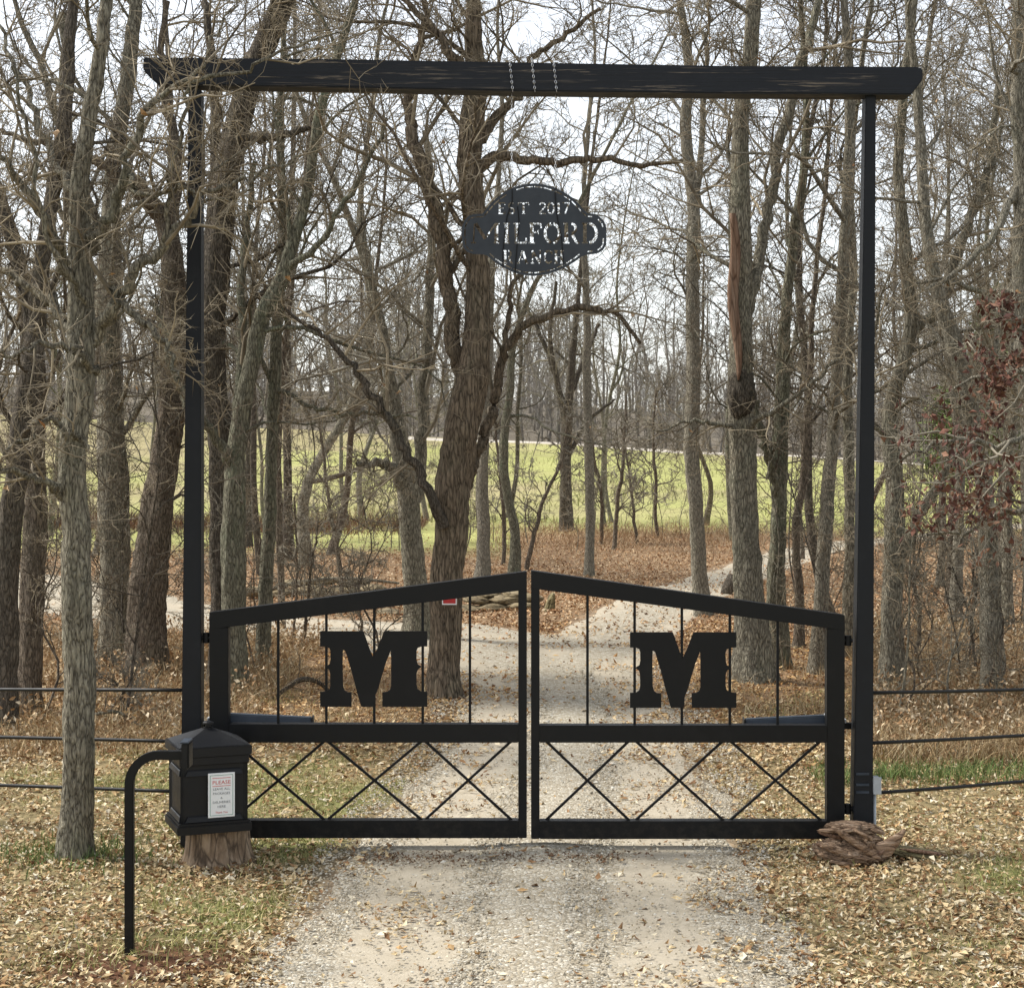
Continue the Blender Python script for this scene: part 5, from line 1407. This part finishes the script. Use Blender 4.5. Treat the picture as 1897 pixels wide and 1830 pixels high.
def blades(x_, y_, h, col, r, w=.004, lean=.45, segs=2):
    n = len(x_)
    th = r.uniform(0, 6.28, n); ln_ = np.abs(r.normal(0, lean, n))
    dr = np.stack([np.cos(th) * ln_, np.sin(th) * ln_, np.ones(n)], 1)
    base = np.stack([x_, y_, gz(x_, y_) - .005], 1)
    ph = r.uniform(0, 6.28, n); sd = np.stack([np.cos(ph), np.sin(ph), np.zeros(n)], 1) * w
    mid = base + dr * (h * .55)[:, None]
    tip = base + dr * h[:, None] + np.stack([np.cos(th), np.sin(th), -.35 * np.ones(n)], 1) * (h * .35 * ln_ * 1.5)[:, None]
    v = np.stack([base - sd, base + sd, mid - sd * .75, mid + sd * .75, tip], 1).reshape(-1, 3)
    i = np.arange(n)[:, None] * 5
    return np_mesh('blades', v, [i + np.array([[0, 1, 3, 2]]), i + np.array([[2, 3, 4]])], False, colors=np.repeat(col, 5, 0))
# short grass near
x_, y_ = scatter(110000, 0, 0, 8.2, 20, r)
rd_ = road_dist(x_, y_); gr = fbm(x_, y_, .55, 3)
keep = (rd_ > .15) & (r.random(len(x_)) < .10 + .75 * smooth(.55, .66, gr))
x_, y_, gr = x_[keep], y_[keep], gr[keep]; n = len(x_)
GC = np.array([[.30, .31, .10], [.40, .37, .14], [.50, .44, .20], [.22, .25, .08], [.56, .48, .26]])
col = GC[r.integers(0, 5, n)] * r.uniform(.8, 1.2, (n, 1))
o = link('grass', blades(x_, y_, r.uniform(.03, .085, n), col, r, .0035, .75), M['blade']); tag(o, 'patches of short yellow green grass showing through the fallen leaves', 'grass', None, 'stuff')
n = 24000
side = r.random(n) < .45
yb_ = r.uniform(15.3, 26, n)
xb_ = np.where(side, r.uniform(-7.6, -2.6, n), r.uniform(.195, .34, n) * yb_)
pos = np.stack([xb_, yb_, gz(xb_, yb_) + .03 + .36 * r.random(n) ** 2.2], 1)
col = np.array([[.50, .34, .19], [.40, .25, .13], [.60, .47, .30], [.30, .19, .10], [.66, .55, .39]])[r.integers(0, 5, n)] * r.uniform(.75, 1.15, (n, 1))
o = link('brush_leaves', leaf_mesh(pos, r.uniform(.035, .085, n), col, r, 3.0, .5), M['leaf']); tag(o, 'dead brown leaves caught in the brush behind both pipe fences', 'fallen leaves', None, 'stuff')
# green verge behind right fence, tufts by near tree
xa = r.uniform(2.5, 5.2, 5000); ya = 14.6 + .25 * r.normal(size=5000) + .1 * (xa - 3)
xb = -2.95 + .30 * r.normal(size=1600); yb = 11.75 + .22 * r.normal(size=1600)
x_ = np.concatenate([xa, xb]); y_ = np.concatenate([ya, yb]); n = len(x_)
keep = r.random(n) < .35 + .65 * smooth(.42, .6, fbm(x_, y_, 2.2, 66))
x_, y_ = x_[keep], y_[keep]; n = len(x_)
col = np.array([[.13, .20, .06], [.18, .25, .075], [.11, .17, .06], [.3, .3, .12]])[r.integers(0, 4, n)]
o = link('grass', blades(x_, y_, r.uniform(.06, .15, n), col, r, .004, .5), M['blade']); tag(o, 'fresh green tufts of grass along the verge and at the near tree', 'grass', None, 'stuff')
# dry tall grass and brush behind the fences
def brush(label, n, f, h0, h1, cols, w, name='dry_grass', lean=.33):
    x_, y_ = f(n); rd_ = road_dist(x_, y_)
    keep = (rd_ > .5) & (r.random(n) < .25 + .75 * smooth(.38, .58, fbm(x_, y_, .8, 81)))
    x_, y_ = x_[keep], y_[keep]; m = len(x_)
    col = np.array(cols)[r.integers(0, len(cols), m)] * r.uniform(.7, 1.2, (m, 1))
    o = link(name, blades(x_, y_, r.uniform(h0, h1, m) * (.5 + .8 * fbm(x_, y_, .5, 90)), col, r, w, lean), M['blade'])
    tag(o, label, 'dry grass', None, 'stuff')
DRY = [(.44, .32, .17), (.52, .40, .23), (.34, .225, .115), (.58, .48, .30), (.26, .17, .09)]
brush('tall dry brown grass and brush behind the left pipe fence', 24000, lambda n: (r.uniform(-7.5, -2.6, n) * 1.0, r.uniform(15.4, 26, n)),   .08, .42, DRY, .0038, lean=.75)
brush('tall dry brown grass and brush behind the right pipe fence', 26000, lambda n: ((lambda y: (r.uniform(.195, .34, n) * y, y))(r.uniform(15.0, 27, n))), .08, .46, DRY, .0038, lean=.75)
brush('dry grass under the trees behind the gate on both sides of the lane', 9000, lambda n: (r.uniform(-3.2, 4.2, n), r.uniform(16.5, 22, n)), .06, .26, DRY, .0035, lean=.7)
brush('russet hedge of dead brush along the near edge of the field, left of the oak', 9000, lambda n: (r.uniform(-16, -3, n), 60 + 1.6 * r.normal(size=n)), .2, .85, [(.15, .075, .045), (.20, .10, .06), (.12, .065, .045), (.26, .15, .09)], .009, 'dead_brush', lean=.6)
brush('brown bank of brush and stems at the near edge of the field, right of the oak', 13000, lambda n: (r.uniform(-1, 17, n), 53 + 4 * r.normal(size=n)), .1, .55, [(.36, .23, .125), (.44, .30, .17), (.28, .17, .095), (.52, .40, .25)], .007, 'dead_brush', lean=.9)

# rough tufts in the field
y_ = 62 + 74 * r.random(16000) ** 1.2; x_ = r.uniform(-.33, .33, 16000) * y_
kf = r.random(16000) < smooth(.42, .6, fbm(x_, y_, .16, 24)); x_, y_ = x_[kf], y_[kf]; n = len(x_)
col = np.array([[.34, .34, .12], [.46, .42, .19], [.28, .31, .10], [.54, .47, .25]])[r.integers(0, 4, n)] * r.uniform(.75, 1.1, (n, 1))
o = link('field_grass', blades(x_, y_, r.uniform(.12, .4, n), col, r, .02, .8), M['blade']); tag(o, 'rough tufts of yellowing grass across the far field', 'grass', None, 'stuff')

# gravel stones
x_, y_ = scatter(150000, 0, 0, 8.2, 22, r)
def lane_u(x, y, ln):
    best = np.full(x.shape, 1e9); u = np.zeros(x.shape)
    T = np.gradient(ln, axis=0); T /= np.linalg.norm(T, axis=1, keepdims=True)
    for i in range(len(ln)):
        dx, dy = x - ln[i, 0], y - ln[i, 1]; d2 = dx * dx + dy * dy
        m = d2 < best; best = np.where(m, d2, best); u = np.where(m, dx * T[i, 1] - dy * T[i, 0], u)
    return u
inb = np.abs(x_) < 3.2; x_, y_ = x_[inb], y_[inb]
u = lane_u(x_, y_, lane_main) + .4 * (fbm(x_, y_, .9, 44) - .5)
au = np.abs(u)
pr = np.where(au < .42, 1, 0) + np.where((au > 1.05) & (au < 1.5), .9, 0) + .22 * ((au >= .42) & (au <= 1.05))
pr = pr * (.45 + .55 * smooth(.38, .55, fbm(x_, y_, 1.3, 47)))
keep = r.random(len(x_)) < pr
x_, y_ = x_[keep], y_[keep]; n = len(x_)
octv = np.array([[1, 0, 0], [-1, 0, 0], [0, 1, 0], [0, -1, 0], [0, 0, 1], [0, 0, -1]], float)
octf = np.array([[0, 2, 4], [2, 1, 4], [1, 3, 4], [3, 0, 4], [2, 0, 5], [1, 2, 5], [3, 1, 5], [0, 3, 5]])
v = octv[None] * (1 + r.normal(0, .22, (n, 6, 1)))
a = r.uniform(0, 6.28, n); ca, sa = np.cos(a)[:, None], np.sin(a)[:, None]
s = (r.uniform(.0045, .0115, n) + .012 * (r.random(n) < .05) * r.random(n)) * np.where(y_ > 14, 1.25, 1)
vx = (v[..., 0] * ca - v[..., 1] * sa) * s[:, None]; vy = (v[..., 0] * sa + v[..., 1] * ca) * s[:, None] * .85; vz = (v[..., 2] + .18 * v[..., 0]) * s[:, None] * .62
v = np.stack([vx + x_[:, None], vy + y_[:, None], vz + (gz(x_, y_) + .028 + s * .2)[:, None]], -1).reshape(-1, 3)
STC = np.array([[.45, .405, .315], [.51, .465, .375], [.62, .59, .51], [.39, .34, .255], [.49, .43, .325], [.35, .30, .22]])
col = np.repeat(STC[r.integers(0, 6, n)] * r.uniform(.85, 1.15, (n, 1)), 6, 0)
f = (np.arange(n)[:, None, None] * 6 + octf[None]).reshape(-1, 3)
o = link('gravel', np_mesh('gravel', v, [f], False, colors=col), M['stone_tint']); tag(o, 'loose pale gravel along the middle and edges of the driveway', 'gravel', None, 'stuff')

tri = sum(sum(p.loop_total - 2 for p in []) or len(me.loops) - 2 * len(me.polygons) for me in bpy.data.meshes)
print('TRIS', tri, 'objects', len(bpy.data.objects))
